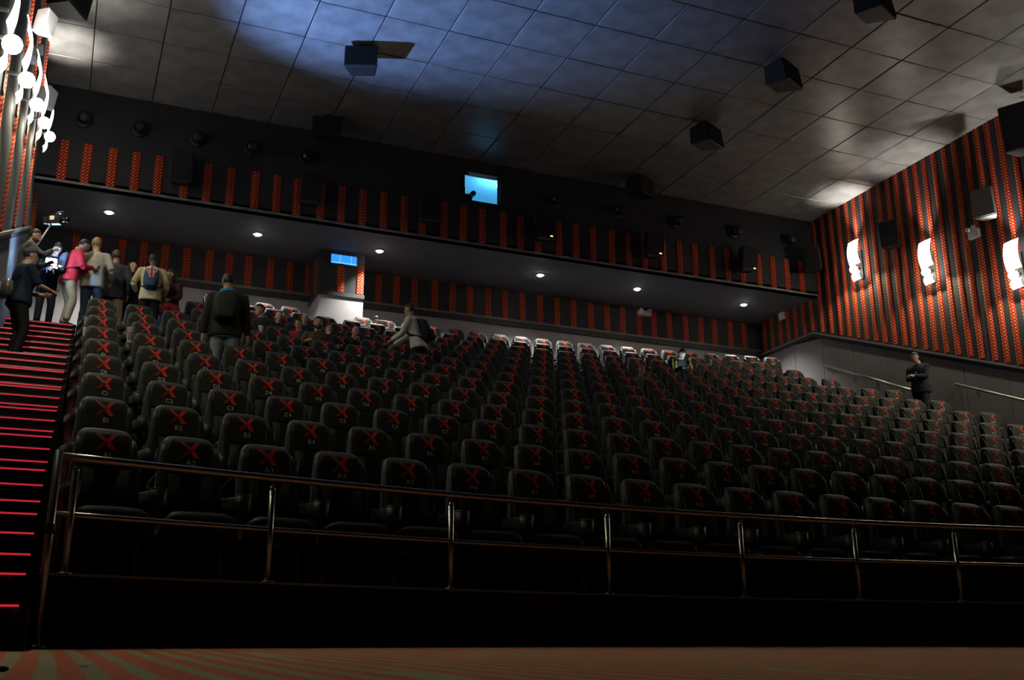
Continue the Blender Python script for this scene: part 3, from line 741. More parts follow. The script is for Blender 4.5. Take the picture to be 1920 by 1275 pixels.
def figure(label, loc, face, h=1.75, lean=0, twist=0, head=(0, 0), hands=None, feet=None, seated=False, skin='light', hair=(.03, .02, .015), hairstyle='short',
           top=('grey_jacket', (.1, .1, .1)), bottom=('dark_trousers', (.02, .02, .025)), shirt=None, hem=-.13, sleeves=1.0, bulk=1.0, cap=None, beard=False, skirt=None, mask=False, elbow=None):
    """local axes: +y the way the person faces, +x to the person's own right, z up; hands/feet in local metres for h = 1.75"""
    S = h/1.75
    f = Fig(); f.S = S
    hz = .93 if not seated else .50+.04/S
    if feet is None: feet = [(-.11, .03, .0), (.11, .03, 0)] if not seated else [(-.13, .42, 0), (.13, .42, 0)]
    if hands is None: hands = [(-.27, .06, .80), (.27, .06, .80)] if not seated else [(-.14, .36, .66), (.14, .36, .66)]
    hip = Vector((0, 0 if not seated else -.02, hz)); L = math.radians(lean); t = Vector((0, math.sin(L), math.cos(L))); fw = Vector((0, math.cos(L), -math.sin(L)))
    tw = math.radians(twist); sx = Vector((math.cos(tw), -math.sin(tw), 0)); sf = fw.copy(); sf.rotate(Matrix.Rotation(-tw, 3, 'Z'))
    X0 = Vector((1, 0, 0))
    def lerp(u): return (X0.lerp(sx, min(max(u/.45, 0), 1))).normalized(), (fw.lerp(sf, min(max(u/.45, 0), 1))).normalized()
    TOR = [(-.14, .13, .10), (-.10, .155, .112), (-.03, .170, .118), (.06, .160, .108), (.14, .150, .100), (.24, .160, .108), (.33, .175, .115), (.40, .182, .112), (.455, .165, .095), (.495, .115, .078), (.525, .065, .062), (.60, .054, .058)]
    def torso(mb, infl, lo, hi, bk=bulk):
        rs = []
        for u, a, b in TOR:
            if u < lo-.001 or u > hi+.001: continue
            xa, ya = lerp(u); rs.append(sect(hip+t*u+ya*(.012 if .2 < u < .45 else 0), xa, ya, a*bk+infl, b*bk+infl))
        mb.rings(rs)
    sh_c = hip+t*.45
    hpit, hyaw = math.radians(head[0]), math.radians(head[1])+tw
    neck = hip+t*.53
    hup = Vector((0, math.sin(L*.5+hpit), math.cos(L*.5+hpit))); hup.rotate(Matrix.Rotation(-hyaw, 3, 'Z'))
    hx = Vector((math.cos(hyaw), -math.sin(hyaw), 0)); hf = hup.cross(hx).normalized()
    hc = neck+hup*.165+hf*.025
    HR = Matrix((hx, hf, hup)).transposed()
    f.hc, f.hx, f.hf, f.hup = hc, hx, hf, hup
    arms = []
    for i, s in enumerate((-1, 1)):
        a = sh_c+sx*(s*.19*bulk); pole = (s*.5, -.6, -.6) if not elbow else elbow[i]
        e, c = ik(a, hands[i], .285, .255, pole); arms.append((a, e, c, s))
    legs = []
    for i, s in enumerate((-1, 1)):
        a = hip+X0*(s*.09)-t*.06; c = Vector(feet[i])+Vector((0, -.03, .085)); pole = (s*.15, 1, 0.0 if not seated else .6)
        k, c = ik(a, c, .402, .402, pole); legs.append((a, k, c, s))
    f.arms, f.legs, f.hip, f.t, f.sx, f.sf, f.sh = arms, legs, hip, t, sx, sf, sh_c
    # ---- body, one fused surface
    mb = MB(); torso(mb, 0, -.14, .60)
    mb.tube([hip+t*.50, neck+hup*.04, hc-hup*.02], [.062, .055, .052], 12)
    mb.ell(hc+hup*.015, (.078, .096, .105), HR, 16, 12); mb.ell(hc-hup*.06+hf*.022, (.055, .066, .062), HR, 14, 9)
    mb.ell(hc+hf*.094-hup*.018, (.014, .02, .026), HR, 8, 6); mb.ell(hc+hf*.085+hup*.03, (.05, .016, .012), HR, 10, 6); mb.ell(hc+hf*.078-hup*.1, (.022, .016, .016), HR, 8, 6)
    for s in (-1, 1): mb.ell(hc+hx*(s*.075)-hf*.004-hup*.01, (.013, .02, .032), HR, 8, 6)
    for a, e, c, s in arms:
        mb.tube([a-sx*(s*.05), a, a.lerp(e, .5), e], [.055, .056, .047, .040], 10); mb.tube([e, e.lerp(c, .3), c], [.040, .041, .027], 10)
        d = (c-e).normalized(); pn = Vector((-s*.8, .3, -.5)); pn = (pn-d*pn.dot(d)).normalized(); side = d.cross(pn).normalized()
        rs = []
        for u, w_, th in ((-.01, .026, .022), (.03, .036, .020), (.075, .041, .017), (.098, .036, .013)): rs.append(sect(c+d*u, side, pn, w_, th, 10, .8))
        mb.rings(rs)
    for a, k, c, s in legs:
        mb.tube([a, a.lerp(k, .45), k], [.088, .078, .056], 12); mb.tube([k, k.lerp(c, .3), c], [.056, .056, .038], 12)
        mb.ell(c+Vector((0, .06, -.055)), (.042, .115, .035))
    body = remesh(mb, .0125, 'person', SKIN[skin])
    bm = bmesh.new(); bm.from_mesh(body); fb = MB()
    for a, e, c, s in arms:
        d = (c-e).normalized(); pn = Vector((-s*.8, .3, -.5)); pn = (pn-d*pn.dot(d)).normalized(); side = d.cross(pn).normalized()
        for q, (off, ln) in enumerate(((-.028, .072), (-.010, .082), (.009, .076), (.027, .060))):
            p = c+d*.082+side*off; d1 = (d*.9+pn*.35).normalized(); d2 = (d*.55+pn*.8).normalized(); d3 = (d*.1+pn).normalized()
            p1 = p+d1*ln*.45; p2 = p1+d2*ln*.32; p3 = p2+d3*ln*.25
            fb.tube([p-d*.03, p, p1, p2, p3], [.009, .0095, .0088, .008, .006], 6)
        th = side*(-1 if side.dot(Vector((0, 1, .4))) < 0 else 1)
        p = c+d*.02+th*.022; p1 = p+(th*.7+d*.6+pn*.3).normalized()*.035; p2 = p1+(d*.8+pn*.5+th*.2).normalized()*.03
        fb.tube([p-th*.015, p, p1, p2], [.013, .0125, .0105, .008], 6)
    vs_ = [bm.verts.new(v) for v in fb.v]
    for q in fb.f:
        try: fc = bm.faces.new([vs_[i] for i in q]); fc.smooth = True
        except ValueError: pass
    for v in bm.verts: v.co *= S
    bm.to_mesh(body); bm.free()
    root = put('person', body, None, loc, (0, 0, math.radians(face-90))); tag(root, label, 'person'); f.o = root
    def piece(me, nm, lab=None):
        for v in me.vertices: v.co *= S
        o = put(nm, me, root)
        if lab: o['label'] = lab
        return o
    f.piece = piece
    # ---- trousers
    mb = MB(); torso(mb, .016, -.14, .06)
    bmat = pm(*bottom)
    for a, k, c, s in legs:
        mb.tube([a+t*.05, a.lerp(k, .35), k], [.105, .094, .074], 14); kd = (c-k)
        mb.tube([k, k+kd*.4, k+kd*.96], [.074, .070, .062], 14)
    piece(remesh(mb, .018, 'trousers', bmat, 3), 'trousers')
    if skirt:
        mb = MB(); rs = [sect(hip+Vector((0, 0, z)), X0, Vector((0, 1, 0)), a, b) for z, a, b in ((.10, .165, .125), (.0, .20, .15), (-.14, .225, .17), (-.16, .20, .15))]
        mb.rings(rs); piece(mb.mesh('waist_wrap', pm(*skirt), True), 'waist_wrap')
    for a, k, c, s in legs:
        mb = MB(); rs = []
        b0 = Vector((c.x, c.y, c.z-.085))
        for y, w_, z in ((-.075, .03, .06), (-.05, .042, .09), (.0, .045, .105), (.06, .05, .075), (.13, .052, .055), (.18, .035, .035), (.195, .015, .02)):
            rs.append([b0+Vector((w_*math.cos(2*PI*j/10), y, max(0, z/2+z/2*math.sin(2*PI*j/10)))) for j in range(10)])
        mb.rings(rs); piece(mb.mesh('shoe', MT['shoe'], True), 'shoe')
    # ---- jacket / top
    tmat = pm(*top)
    mb = MB(); rs = []
    for u in (hem, hem*.55, -.02):
        xa, ya = lerp(u); k_ = .186 if u < -.05 else .182
        rs.append(sect(hip+t*u, xa, ya, k_*bulk+.012, .135*bulk+.01))
    for u, a, b in TOR:
        if .05 < u < .53: xa, ya = lerp(u); rs.append(sect(hip+t*u+ya*(.012 if .2 < u < .45 else 0), xa, ya, a*bulk+.026, b*bulk+.026))
    mb.rings(rs)
    for a, e, c, s in arms:
        mb.tube([a-sx*(s*.06), a, a.lerp(e, .5), e], [.075, .076, .066, .058], 14)
        if sleeves > .6: mb.tube([e, e.lerp(c, .4), e.lerp(c, sleeves*.97)], [.058, .054, .043], 14)
    mb.tube([hip+t*.47, hip+t*.535], [.09, .078], 14)
    piece(remesh(mb, .018, 'jacket' if sleeves > .6 else 'shirt', tmat, 3), 'jacket' if sleeves > .6 else 'shirt')
    if shirt:                                                       # open front: a wedge of shirt just proud of the chest
        mb = MB(); pts = []
        for u, w_ in ((.10, .012), (.22, .035), (.34, .055), (.44, .065), (.50, .05)):
            xa, ya = lerp(u); b = dict((round(q[0], 2), q[2]) for q in TOR); bb = .115 if u < .42 else .085
            cpt = hip+t*u+ya*(bb*bulk+.034 if u < .42 else .105-(u-.42)*.35)
            pts.append((cpt-xa*w_, cpt+xa*w_, ya))
        for i in range(len(pts)-1):
            (a, b, ya), (c_, d_, yb) = pts[i], pts[i+1]
            m0, m1 = (a+b)/2+ya*.006, (c_+d_)/2+yb*.006
            mb.add([a, b, d_, c_, m0, m1, a-ya*.03, b-ya*.03, d_-yb*.03, c_-yb*.03], [(0, 4, 5, 3), (4, 1, 2, 5), (0, 3, 9, 6), (1, 7, 8, 2)])
        piece(mb.mesh('shirt_front', pm(*shirt), True), 'shirt_front')
    # ---- head details
    def hair_shell(nm, m, front=.045, grow=1.075, low=-.55):
        mb = MB(); nu, nv = 24, 14; rs = []
        for i in range(1, nv):
            th = PI*i/nv; ring = []
            for j in range(nu):
                ph = 2*PI*j/nu; d = Vector((math.sin(th)*math.cos(ph), math.sin(th)*math.sin(ph), -math.cos(th)))
                lim = low if d.y < -.1 else (.0 if d.y < .45 else .42)
                k = grow+random.uniform(-.012, .012) if d.z > lim else .90
                p = Vector((.078*d.x*k, .096*d.y*k, .105*d.z*k+.015)); ring.append(hc+HR @ p)
            rs.append(ring)
        mb.rings(rs); piece(mb.mesh(nm, m, True), nm)
    hm = mat('hair', hair, .55, .4, noise=.25, nscale=30) if hairstyle != 'bald' else None
    if hairstyle in ('short', 'shaggy', 'long'): hair_shell('hair', hm, grow=1.09 if hairstyle == 'short' else 1.17)
    if hairstyle == 'cropped': hair_shell('hair', hm, grow=1.035)
    if hairstyle == 'long':
        mb = MB(); rs = []
        for z, a, b, y in ((.06, .075, .05, -.045), (0, .094, .075, -.035), (-.10, .105, .075, -.045), (-.20, .12, .075, -.06), (-.32, .11, .06, -.085), (-.40, .07, .03, -.09)):
            rs.append(sect(hc+hup*z+hf*y, hx, hf, a, b))
        mb.rings(rs); piece(mb.mesh('long_hair', hm, True), 'long_hair')
    if hairstyle == 'hood':
        mb = MB(); rs = []
        for z, a, b, y in ((.135, .04, .05, -.03), (.11, .08, .09, -.025), (.03, .10, .105, -.03), (-.07, .10, .10, -.03), (-.15, .11, .10, -.02), (-.22, .13, .11, -.03)):
            rs.append(sect(hc+hup*z+hf*y, hx, hf, a, b*.78))
        mb.rings(rs); piece(mb.mesh('dark_hair', hm, True), 'dark_hair')
    if cap:
        cm = pm(*cap); hair_shell('cap', cm, grow=1.16, low=-.05)
        mb = MB(); rs = []
        for y, w_ in ((.06, .075), (.10, .072), (.14, .06), (.165, .03)):
            cpt = hc+hf*y+hup*(.058-.1*(y-.06)); rs.append([cpt-hx*w_, cpt-hx*w_*.5+hup*.008, cpt+hx*w_*.5+hup*.008, cpt+hx*w_, cpt+hx*w_*.5-hup*.002, cpt-hx*w_*.5-hup*.002])
        mb.rings(rs); piece(mb.mesh('cap_brim', cm, True), 'cap_brim')
    for s in (-1, 1):
        mb = MB(); mb.ell(hc+hx*(s*.031)+hf*.083+hup*.012, (.013, .007, .007), HR, 8, 6); piece(mb.mesh('eye', MT['eye'], True), 'eye')
        mb = MB(); mb.ell(hc+hx*(s*.032)+hf*.086+hup*.034, (.019, .007, .004), HR, 8, 6); piece(mb.mesh('eyebrow', hm or MT['eye'], True), 'eyebrow')
    mb = MB(); mb.ell(hc+hf*.087-hup*.066, (.023, .007, .008), HR, 10, 6); piece(mb.mesh('mouth', MT['lip'], True), 'mouth')
    if beard:
        mb = MB(); mb.ell(hc-hup*.075+hf*.02, (.062, .068, .055), HR, 16, 10); piece(mb.mesh('beard', hm, True), 'beard')
    if mask:
        mb = MB(); mb.ell(hc-hup*.055+hf*.05, (.05, .054, .05), HR, 14, 10); piece(mb.mesh('face_mask', MT['paper'], True), 'face_mask')
    return f

def worn(f, nm, label, cat, loc_mesh_parts, group=None):
    """a thing that hangs on a figure: its own top-level object in the figure's pose"""
    r = put(nm, None, None, f.o.location, f.o.rotation_euler); tag(r, label, cat, group)
    for pn, mb, m, sm in loc_mesh_parts:
        me = mb.mesh(pn, m, sm)
        for v in me.vertices: v.co *= f.S
        put(pn, me, r)
    return r
def backpack(f, label, m, size=1.0, low=0.02, hi=.46, union=False):
    mb = MB(); t, sx, sf, hip = f.t, f.sx, f.sf, f.hip; rs = []
    for u, a, b in ((low, .09, .05), (low+.03, .135, .095), (low+.12, .15, .115), (low+.24, .15, .105), (hi-.05, .135, .085), (hi-.01, .09, .05)):
        rs.append(sect(hip+t*u-sf*(.135+b*.75*size), sx, sf, a*size, b*size*.8, 20, .7))
    mb.rings(rs); parts = [('bag', mb, m, True)]
    mb = MB(); rs = []
    for u, a in ((low+.03, .08), (low+.05, .105), (low+.16, .105), (low+.185, .08)): rs.append(sect(hip+t*u-sf*(.135+.175*size), sx, sf, a*size, .035, 16, .6))
    mb.rings(rs); parts.append(('front_pocket', mb, m, True))
    mb = MB()
    for s in (-1, 1): mb.tube([hip+t*(hi-.03)-sf*.15+sx*s*.09, hip+t*.50-sf*.03+sx*s*.105, hip+t*.47+sf*.09+sx*s*.12, hip+t*.32+sf*.155+sx*s*.13, hip+t*.16+sf*.06+sx*s*.195, hip+t*(low+.06)-sf*.14+sx*s*.13], [(.028, .009)]*6, 8)
    parts.append(('shoulder_straps', mb, pm('black_webbing', (.015, .015, .016)), True))
    mb = MB(); mb.tube([hip+t*(hi-.02)-sf*.17-sx*.04, hip+t*(hi+.04)-sf*.17, hip+t*(hi-.02)-sf*.17+sx*.04], .008, 6); parts.append(('carry_loop', mb, pm('black_webbing', (.015, .015, .016)), True))
    return parts
def phone(f, label, pos, tilt=50, lit=False):
    mb = MB(); mb.rbox(-.037, .037, -.006, .006, -.075, .075, .005); p2 = MB(); p2.box(-.033, .033, .006, .0068, -.066, .066)
    c, s = math.cos(math.radians(tilt)), math.sin(math.radians(tilt))
    for q in (mb, p2): q.v = [(x+pos[0], pos[1]+y*c-z*-s*1.0, pos[2]+z*c-y*s*1.0) for x, y, z in q.v]
    return worn(f, 'mobile_phone', label, 'phone', [('case', mb, MT['plastic'], False), ('screen', p2, MT['gloss'], False)])

def stepz(y): return stair_z(NOSE_L, y)
K10 = tier_z(10); K9 = tier_z(9); K8 = tier_z(8)
# --- on the red stairs
f = figure('person in a cap and navy polo shirt with a sling bag, on the red stairs', (-.88, 16.15, stepz(16.15)), 20, 1.74, 4, 0, (2, 8), [(-.10, .36, 1.10), (.12, .38, 1.12)], bulk=1.14, skin='light', hair=(.05, .035, .02),
           top=('navy_polo', (.012, .018, .045)), bottom=('black_trousers', (.012, .012, .014)), sleeves=.5, hem=-.10, cap=('navy_cap', (.05, .055, .075)))
phone(f, 'dark phone held by the person in the cap', (.02, .47, 1.13), 40)
mb = MB(); hp = f.hip; rs = []
for z, a, b in ((-.12, .10, .05), (-.10, .15, .075), (.03, .155, .085), (.12, .14, .07), (.15, .08, .04)): rs.append(sect(hp+Vector((.06, -.24, z+.08)), Vector((1, .2, 0)), Vector((-.2, 1, 0)), a, b, 18, .7))
mb.rings(rs); st = MB(); st.tube([hp+Vector((.16, -.2, .18)), hp+Vector((.17, -.02, .40)), hp+Vector((.12, .03, .52)), hp+Vector((-.02, .14, .34)), hp+Vector((-.2, .06, .10)), hp+Vector((-.1, -.2, .14))], [(.022, .008)]*6, 8)
fl = MB(); fl.rbox(-.02, .14, -.34, -.31, .02, .16, .01); fl.v = [(x+hp.x, y+hp.y, z+hp.z) for x, y, z in fl.v]
worn(f, 'sling_bag', 'shiny dark grey sling bag behind the person in the navy polo', 'bag', [('pouch', mb, mat('shiny_grey_nylon', (.09, .09, .085), .3, .6, noise=.2), True), ('strap', st, pm('black_webbing', (.015, .015, .016)), True), ('flap', fl, mat('pale_flap', (.3, .29, .26), .5), False)])
f = figure('dark haired bearded person holding a pole with a camera over the red stairs', (-.98, 18.05, stepz(18.05)), 5, 1.74, 6, 0, (4, 15), [(-.02, .34, 1.18), (.16, .38, 1.36)], bulk=1.08, skin='light', beard=True,
           top=('grey_sweater', (.09, .09, .10)), bottom=('black_trousers', (.012, .012, .014)))
# pole and raised camera
cb = Vector((-.62, 18.25, 7.02))
mb = MB(); p0 = f.o.matrix_world @ Vector((0, 0, 0))
t = thing('camera_pole', 'pale thin camera pole held up by the bearded person', 'pole', (-.93, 18.15, 6.15), 0)
mb.tube([(0, 0, 0), (.06, .05, .35), (.27, .07, .86)], .014, 8); mb.build('tube', MT['white'], t, True)
mb = MB(); mb.tube([(.0, 0, 0), (.03, .025, .18)], .02, 8); mb.build('grip', MT['black'], t, True)
t = thing('video_camera', 'black broadcast video camera raised on a pole above the stairs', 'camera', (-.66, 18.22, 7.06), math.radians(-25)); t.scale = (.6, .6, .6)
mb = MB(); mb.rbox(-.12, .26, -.08, .08, -.12, .10, .015); mb.build('camera_body', MT['black'], t)
mb = MB(); mb.lathe([(.05, .26), (.055, .30), (.055, .40), (.07, .42), (.07, .47), (.05, .47)], (0, 0, 0), 'x', 14); mb.build('lens', MT['gloss'], t, True)
mb = MB(); mb.tube([(-.08, 0, .10), (-.06, 0, .17), (.14, 0, .17), (.2, 0, .10)], .016, 8); mb.build('top_handle', MT['black'], t, True)
mb = MB(); mb.rbox(-.02, .10, -.13, -.085, -.02, .09, .01); mb.build('viewfinder_screen', mat('pale_lit_screen', (.5, .4, .3), .4, .5, emit=(1, .75, .5), estr=.5, sampling=False), t)
mb = MB(); mb.rbox(-.24, -.12, -.06, .06, -.10, .08, .012); mb.build('battery', MT['black'], t)
mb = MB(); mb.tube([(.05, .0, .17), (.12, .0, .24), (.30, 0, .25)], .018, 8); mb.build('microphone', MT['grey'], t, True)
mb = MB(); mb.rbox(.16, .24, -.05, .05, .19, .23, .008); mb.build('light_head', MT['white'], t)
# --- the camera operator behind the lit video lamp
f = figure('dark clothed camera operator behind the bright video light', (-.66, 19.55, K10), -70, 1.58, 28, 0, (20, 0), [(-.10, .46, 1.10), (.12, .48, 1.06)], skin='light', top=('navy_jacket', (.015, .02, .035)), bottom=('charcoal_trousers', (.02, .02, .024)))
t = thing('handheld_camera', 'camera with a dazzling bluish video light on the stair landing', 'camera', (-.62, 19.12, 6.56), math.radians(-70))
mb = MB(); mb.rbox(-.07, .07, -.05, .26, -.16, -.04, .012); mb.build('camera_body', MT['black'], t)
mb = MB(); mb.lathe([(.035, -.05), (.045, -.08), (.045, -.15), (.03, -.15)], (0, 0, -.10), 'y', 12); mb.build('lens', MT['gloss'], t, True)
mb = MB(); mb.rbox(-.10, .10, -.06, .0, -.01, .13, .01); mb.build('light_housing', MT['black'], t)
mb = MB(); mb.rbox(-.09, .09, -.075, -.055, .0, .12, .006); mb.build('light_panel', MT['video'], t)
t.rotation_euler = (0, 0, math.radians(0))
# --- group on the landing
f = figure('person in a bright red hoodie and khaki trousers looking down at a phone', (-.31, 19.42, K10), 15, 1.74, 10, 0, (22, 0), [(-.06, .34, 1.16), (.10, .36, 1.16)], skin='tan',
           top=('red_hoodie', (.62, .035, .05)), bottom=('khaki_trousers', (.40, .29, .16)), hem=-.12, hair=(.02, .015, .012))
phone(f, 'phone held by the person in the red hoodie', (.02, .44, 1.20), 40)
worn(f, 'backpack', 'blue grey backpack on the person in the red hoodie', 'backpack', backpack(f, '', pm('blue_grey_nylon', (.16, .22, .28)), .85, .02, .42))
f = figure('tall blond person in a light grey blazer and jeans seen from behind', (.08, 19.66, K10), 70, 1.86, 2, 0, (4, -35), [(-.22, .2, 1.0), (.24, .22, 1.02)], skin='light', hair=(.32, .2, .09),
           top=('light_grey_blazer', (.52, .50, .44)), bottom=('blue_jeans', (.04, .055, .09)), hem=-.14)
f = figure('person with shaggy dark hair in a dark blue jacket and khaki trousers seen from behind', (.45, 20.12, K10), 75, 1.84, 3, 0, (6, -25), [(-.24, .12, .92), (.24, .12, .92)], skin='tan', hair=(.06, .04, .025), hairstyle='shaggy',
           top=('dark_blue_jacket', (.045, .055, .07)), bottom=('khaki_trousers', (.40, .29, .16)), hem=-.15)
f = figure('dark haired woman in black facing the room, between two standing people', (.77, 20.46, K10), -75, 1.73, 0, 0, (-4, 0), None, skin='light', hair=(.012, .01, .01), hairstyle='hood',
           top=('black_coat', (.012, .012, .013)), bottom=('black_trousers', (.012, .012, .014)), hem=-.30)
f = figure('person in a pale yellow jacket with a red and blue backpack seen from behind', (1.09, 19.82, K10), 85, 1.75, 2, 0, (6, -10), [(-.26, .22, 1.02), (.24, .2, .95)], skin='dark', hair=(.02, .015, .012), hairstyle='cropped',
           top=('pale_yellow_jacket', (.62, .52, .28)), bottom=('black_trousers', (.012, .012, .014)), hem=-.15)
parts = backpack(f, '', pm('navy_canvas', (.04, .07, .10)), .92, .02, .44)
t_, sx_, sf_, hip_ = f.t, f.sx, f.sf, f.hip
def band(u0, u1, w0, w1, x0, x1, d):
    mb = MB(); n = 6; prev = None
    for i in range(n+1):
        q = i/n; u = u0+(u1-u0)*q; xx = x0+(x1-x0)*q; w_ = w0+(w1-w0)*q
        dd = d-.035*(abs(xx)/.13)**2
        for sgn in (-1, 1): mb.v.append(tuple(hip_+t_*u-sf_*dd+sx_*(xx+sgn*w_)))
        if i: k = len(mb.v); mb.face((k-4, k-3, k-1, k-2))
    return mb
dz = .135+.092*1.55+.012
parts += [('white_band', band(.05, .42, .036, .036, 0, 0, dz), MT['paper'], False), ('red_band', band(.05, .42, .022, .022, 0, 0, dz+.003), mat('red_canvas', (.45, .03, .03), .8), False)]
for sg in (-1, 1):
    parts += [('white_band', band(.24, .42, .022, .022, 0, sg*.115, dz), MT['paper'], False), ('red_band', band(.24, .42, .010, .010, 0, sg*.115, dz+.003), mat('red_canvas', (.45, .03, .03), .8), False)]
worn(f, 'backpack', 'canvas backpack with a red and white cross flag on the pale yellow jacket', 'backpack', parts)
f = figure('woman with long dark hair and a red cloth round the waist', (1.50, 20.36, K10), -130, 1.64, 2, 0, (0, 10), [(-.16, .26, 1.0), (.16, .26, 1.0)], skin='light', hair=(.02, .01, .01), hairstyle='long',
           top=('dark_maroon_top', (.05, .014, .016)), bottom=('blue_patterned_trousers', (.05, .10, .28)), skirt=('red_cloth', (.55, .03, .05)))
f = figure('person in a black jacket and pale jeans standing among the seats with a big backpack', (1.89, 15.0, tier_z(6)), 80, 1.85, 0, 0, (6, -20), [(-.30, .02, .78), (.30, .04, .82)], skin='tan', hair=(.012, .01, .01), hairstyle='short', bulk=1.1,
           top=('black_jacket', (.014, .015, .014)), bottom=('pale_jeans', (.22, .26, .30)), hem=-.12)
mb = MB(); mb.tube([f.hip+f.t*.50+Vector((0.09*math.cos(a), .075*math.sin(a)-.02, .03)) for a in [2*PI*i/12 for i in range(13)]], .026, 8)
f.piece(mb.mesh('blue_collar', pm('bright_blue_fleece', (.03, .28, .55)), True), 'blue_collar')
worn(f, 'backpack', 'large black backpack on the person standing among the seats', 'backpack', backpack(f, '', pm('black_nylon', (.02, .022, .02)), 1.12, .04, .47))
# --- standing reporter
f = figure('person in a light jacket leaning forward over the back rows with a black backpack', (5.72, 17.95, K8), 145, 1.80, 16, 0, (-6, 0), [(-.12, .46, 1.02), (.10, .50, .98)], skin='tan', hair=(.02, .015, .012),
           top=('light_grey_windbreaker', (.68, .68, .62)), bottom=('black_trousers', (.012, .012, .014)), hem=-.10)
worn(f, 'backpack', 'black backpack on the leaning person in the light jacket', 'backpack', backpack(f, '', pm('black_nylon', (.02, .022, .02)), .95, .0, .44))
# --- man by the wall
zr = stair_z(NOSE_R, 17.95)
f = figure('person in a dark suit standing by the wall handrail with both hands on a phone', (17.62, 17.95, zr), 195, 1.76, 3, 0, (16, 0), [(-.06, .33, 1.13), (.08, .34, 1.13)], skin='light', hair=(.05, .03, .02), hairstyle='cropped', bulk=1.12,
           top=('dark_suit_jacket', (.025, .026, .028)), bottom=('dark_suit_trousers', (.02, .02, .022)), shirt=('blue_shirt', (.05, .12, .55)), hem=-.16)
phone(f, 'phone held by the person in the dark suit by the wall', (.01, .42, 1.18), 40)
# --- seated people
def seated(label, k, x, face=-90, dy=0, **kw):
    y = row_y(k, x)-.30+dy
    return figure(label, (x, y, tier_z(k)), face+math.degrees(math.atan(row_slope(x))), seated=True, **kw)
f = seated('seated person in a dark suit and white shirt looking to one side', 9, 3.06, -90, -.05, h=1.70, head=(4, 55), twist=15, skin='light', hair=(.04, .025, .015), top=('dark_suit_jacket', (.025, .026, .028)), shirt=('white_shirt', (.6, .62, .64)))
f = seated('bald person seated behind the person in the dark suit', 10, 3.62, -90, .05, h=1.46, head=(6, 0), skin='light', hairstyle='bald', top=('black_top', (.015, .015, .017)))
f = seated('seated woman in a red and white top turned to one side', 9, 3.80, -90, -.05, h=1.46, head=(4, 40), skin='light', hair=(.03, .015, .012), hairstyle='short', top=('red_top', (.42, .03, .045)))
f = seated('bald person seated behind the woman in red', 10, 4.16, -90, .0, h=1.48, head=(12, 20), skin='light', hairstyle='bald', top=('black_top', (.015, .015, .017)))
f = seated('seated bearded person in a brown jacket facing the room', 8, 3.90, -90, -.05, h=1.74, head=(-2, 10), skin='tan', hair=(.018, .013, .01), beard=True, top=('brown_jacket', (.09, .055, .03)), hands=[(-.30, .30, .74), (.30, .30, .78)])
f = seated('seated person leaning down beside the bearded person', 9, 4.30, -90, -.10, h=1.36, lean=18, head=(16, -10), skin='light', hair=(.2, .18, .15), hairstyle='cropped', top=('grey_shirt', (.25, .25, .26)), mask=True)
f = seated('seated person leaning forward with both hands at the face', 9, 4.82, -90, -.12, h=1.42, lean=22, head=(14, 0), skin='light', hair=(.35, .32, .28), hairstyle='cropped', top=('black_top', (.015, .015, .017)), hands=[(-.05, .40, .92), (.06, .38, .93)], elbow=[(-.7, -.2, -.7), (.7, -.2, -.7)])
f = seated('brightly lit seated woman holding a sheaf of papers', 12, 6.30, -90, .05, h=1.44, lean=16, head=(14, 0), skin='light', hair=(.05, .03, .02), hairstyle='short', top=('black_top', (.015, .015, .017)), hands=[(-.20, .38, .96), (.10, .38, .98)])
mb = MB(); mb.rbox(-.15, .15, -.01, .004, -.11, .11, .003); mb.v = [(x-.10, .44+y*.7+z*.6, 1.02+z*.75-y*.6) for x, y, z in mb.v]
p2 = MB(); p2.rbox(-.13, .16, -.004, .004, -.10, .12, .002); p2.v = [(x*.98+z*.1-.10, .425+y*.7+z*.6, 1.03+z*.75-y*.6) for x, y, z in p2.v]
worn(f, 'paper_sheaf', 'white sheaf of papers held by the brightly lit seated woman', 'papers', [('sheet', mb, MT['paper'], False), ('cover', p2, MT['paper'], False)])
f = seated('dimly lit person seated alone in the middle of the dark rows', 8, 10.62, -90, -.05, h=1.52, head=(4, 0), skin='tan', hair=(.25, .1, .05), top=('olive_jacket', (.12, .11, .05)), shirt=('pale_shirt', (.4, .38, .3)))
f = seated('person in a black and yellow jacket with a light blue shirt looking down', 10, 12.92, -90, -.05, h=1.78, lean=14, head=(32, 0), skin='light', hair=(.02, .015, .012), top=('black_yellow_jacket', (.02, .019, .014)), shirt=('light_blue_shirt', (.35, .55, .85)), bulk=1.12, hands=[(-.06, .42, .80), (.10, .42, .80)])
lit_phone = (0, .52, .86)
for s in (-1, 1):
    a, e, c_, _s = f.arms[0 if s < 0 else 1]
    mb = MB(); off = Vector((0, .05, .05)); mb.tube([a+off+Vector((0, .02, .02)), a.lerp(e, .5)+Vector((s*.03, .06, .02)), e+Vector((s*.02, .05, .02))], .013, 6)
    mb.tube([a+Vector((-s*.07, .085, .02)), a+Vector((-s*.06, .11, -.14)), a+Vector((-s*.06, .11, -.30))], .02, 6)
    f.piece(mb.mesh('yellow_piping', pm('mustard_fabric', (.55, .36, .04)), True), 'yellow_piping')
mb = MB(); mb.rbox(-.04, .04, -.006, .006, -.08, .08, .005); p2 = MB(); p2.add([(-.036, -.0068, -.072), (.036, -.0068, -.072), (.036, -.0068, .072), (-.036, -.0068, .072)], [(3, 2, 1, 0), (0, 1, 2, 3)])
for q in (mb, p2): q.v = [(x+.02, .50+y*.8+z*.5, .86-y*.5+z*.8) for x, y, z in q.v]
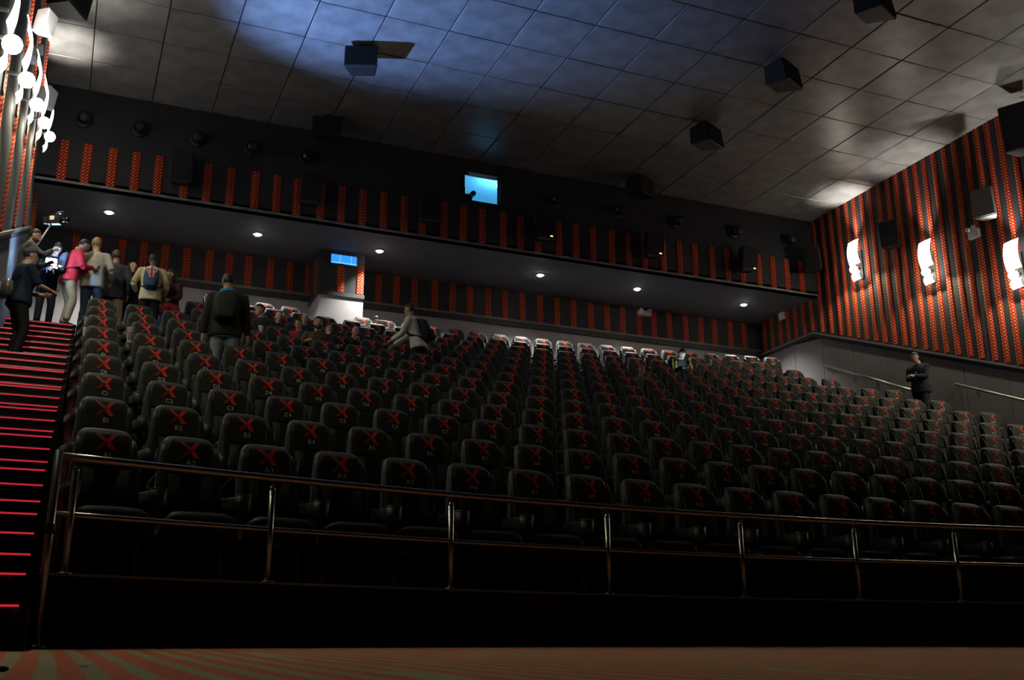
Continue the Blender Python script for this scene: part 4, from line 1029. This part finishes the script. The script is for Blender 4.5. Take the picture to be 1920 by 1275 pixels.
worn(f, 'mobile_phone', 'phone with a lit bluish screen held by the person in black and yellow', 'phone', [('case', mb, MT['plastic'], False), ('screen', p2, mat('lit_phone_screen', (.1, .2, .4), .3, .5, emit=(.45, .72, 1), estr=60), False)])
# --- cups on the armrests
def cup(label, x, y, z, hh=.18, r=.045, plain=False):
    t = thing('paper_cup', label, 'cup', (x, y, z))
    mb = MB(); mb.lathe([(r*.72, 0), (r*.76, .004), (r, hh), (r*1.06, hh+.004), (r*1.0, hh+.008), (r*.93, hh+.004), (r*.7, .02)]); mb.build('cup_wall', mat('white_cup_card', (.62, .58, .5), .6), t, True)
    if not plain:
        for i, (z0, z1) in enumerate(((.035, .05), (.06, .09), (.10, .115), (.125, .14), (.148, .158))):
            mb = MB(); n = 8; rs = []
            for zz in (z0, z1):
                rr = r*.76+(r-r*.76)*zz/hh+.0012
                rs.append([(rr*math.sin(-.7+1.4*j/n), -rr*math.cos(-.7+1.4*j/n), zz) for j in range(n+1)])
            for j in range(n): mb.add([rs[0][j], rs[0][j+1], rs[1][j+1], rs[1][j]], [(0, 1, 2, 3)])
            mb.build('printed_band', mat('purple_print', (.10, .04, .14), .6), t)
def at_seat(k, i, side): 
    x, y, z = SEATPOS[(k, i)]; a = math.atan(row_slope(x)); lx, ly = side*.30, -.545
    return x+lx*math.cos(a)-ly*math.sin(a), y+lx*math.sin(a)+ly*math.cos(a), z+.66
x, y, z = at_seat(6, 0, 1); cup('tall white printed drink cup between the first two seats of the seventh row', x, y, z-.0, .22, .058)
x, y, z = at_seat(7, 0, -1); cup('cream paper cup on the end armrest of the eighth row', x, y, z, .12, .035, True)
x, y, z = at_seat(6, 0, -1); cup('cream paper cup on the end armrest of the seventh row', x, y, z, .12, .035, True)
# --- litter on the carpet
for i, (x, y, lb) in enumerate(((.28, 6.0, 'tiny white paper scrap on the carpet below the end of the railing'), (.12, 3.9, 'tiny pale crumb of paper on the striped carpet near the camera'), (3.2, 5.9, 'small white paper scrap on the carpet below the middle of the railing'))):
    mb = MB(); mb.add([(-.018, -.01, 0), (.02, -.012, .003), (.016, .012, .001), (-.014, .011, .004), (0, 0, .008)], [(0, 1, 4), (1, 2, 4), (2, 3, 4), (3, 0, 4), (3, 2, 1, 0)])
    tag(mb.build('paper_scrap', MT['paper'], None, False, (x, y, floor_z(y)+.001)), lb, 'litter')
mb = MB(); mb.ell((0, 0, .008), (.03, .012, .01)); tag(mb.build('dark_lint', MT['plastic'], None, True, (-.12, 3.6, floor_z(3.6))), 'small dark scrap at the edge of the carpet', 'litter')
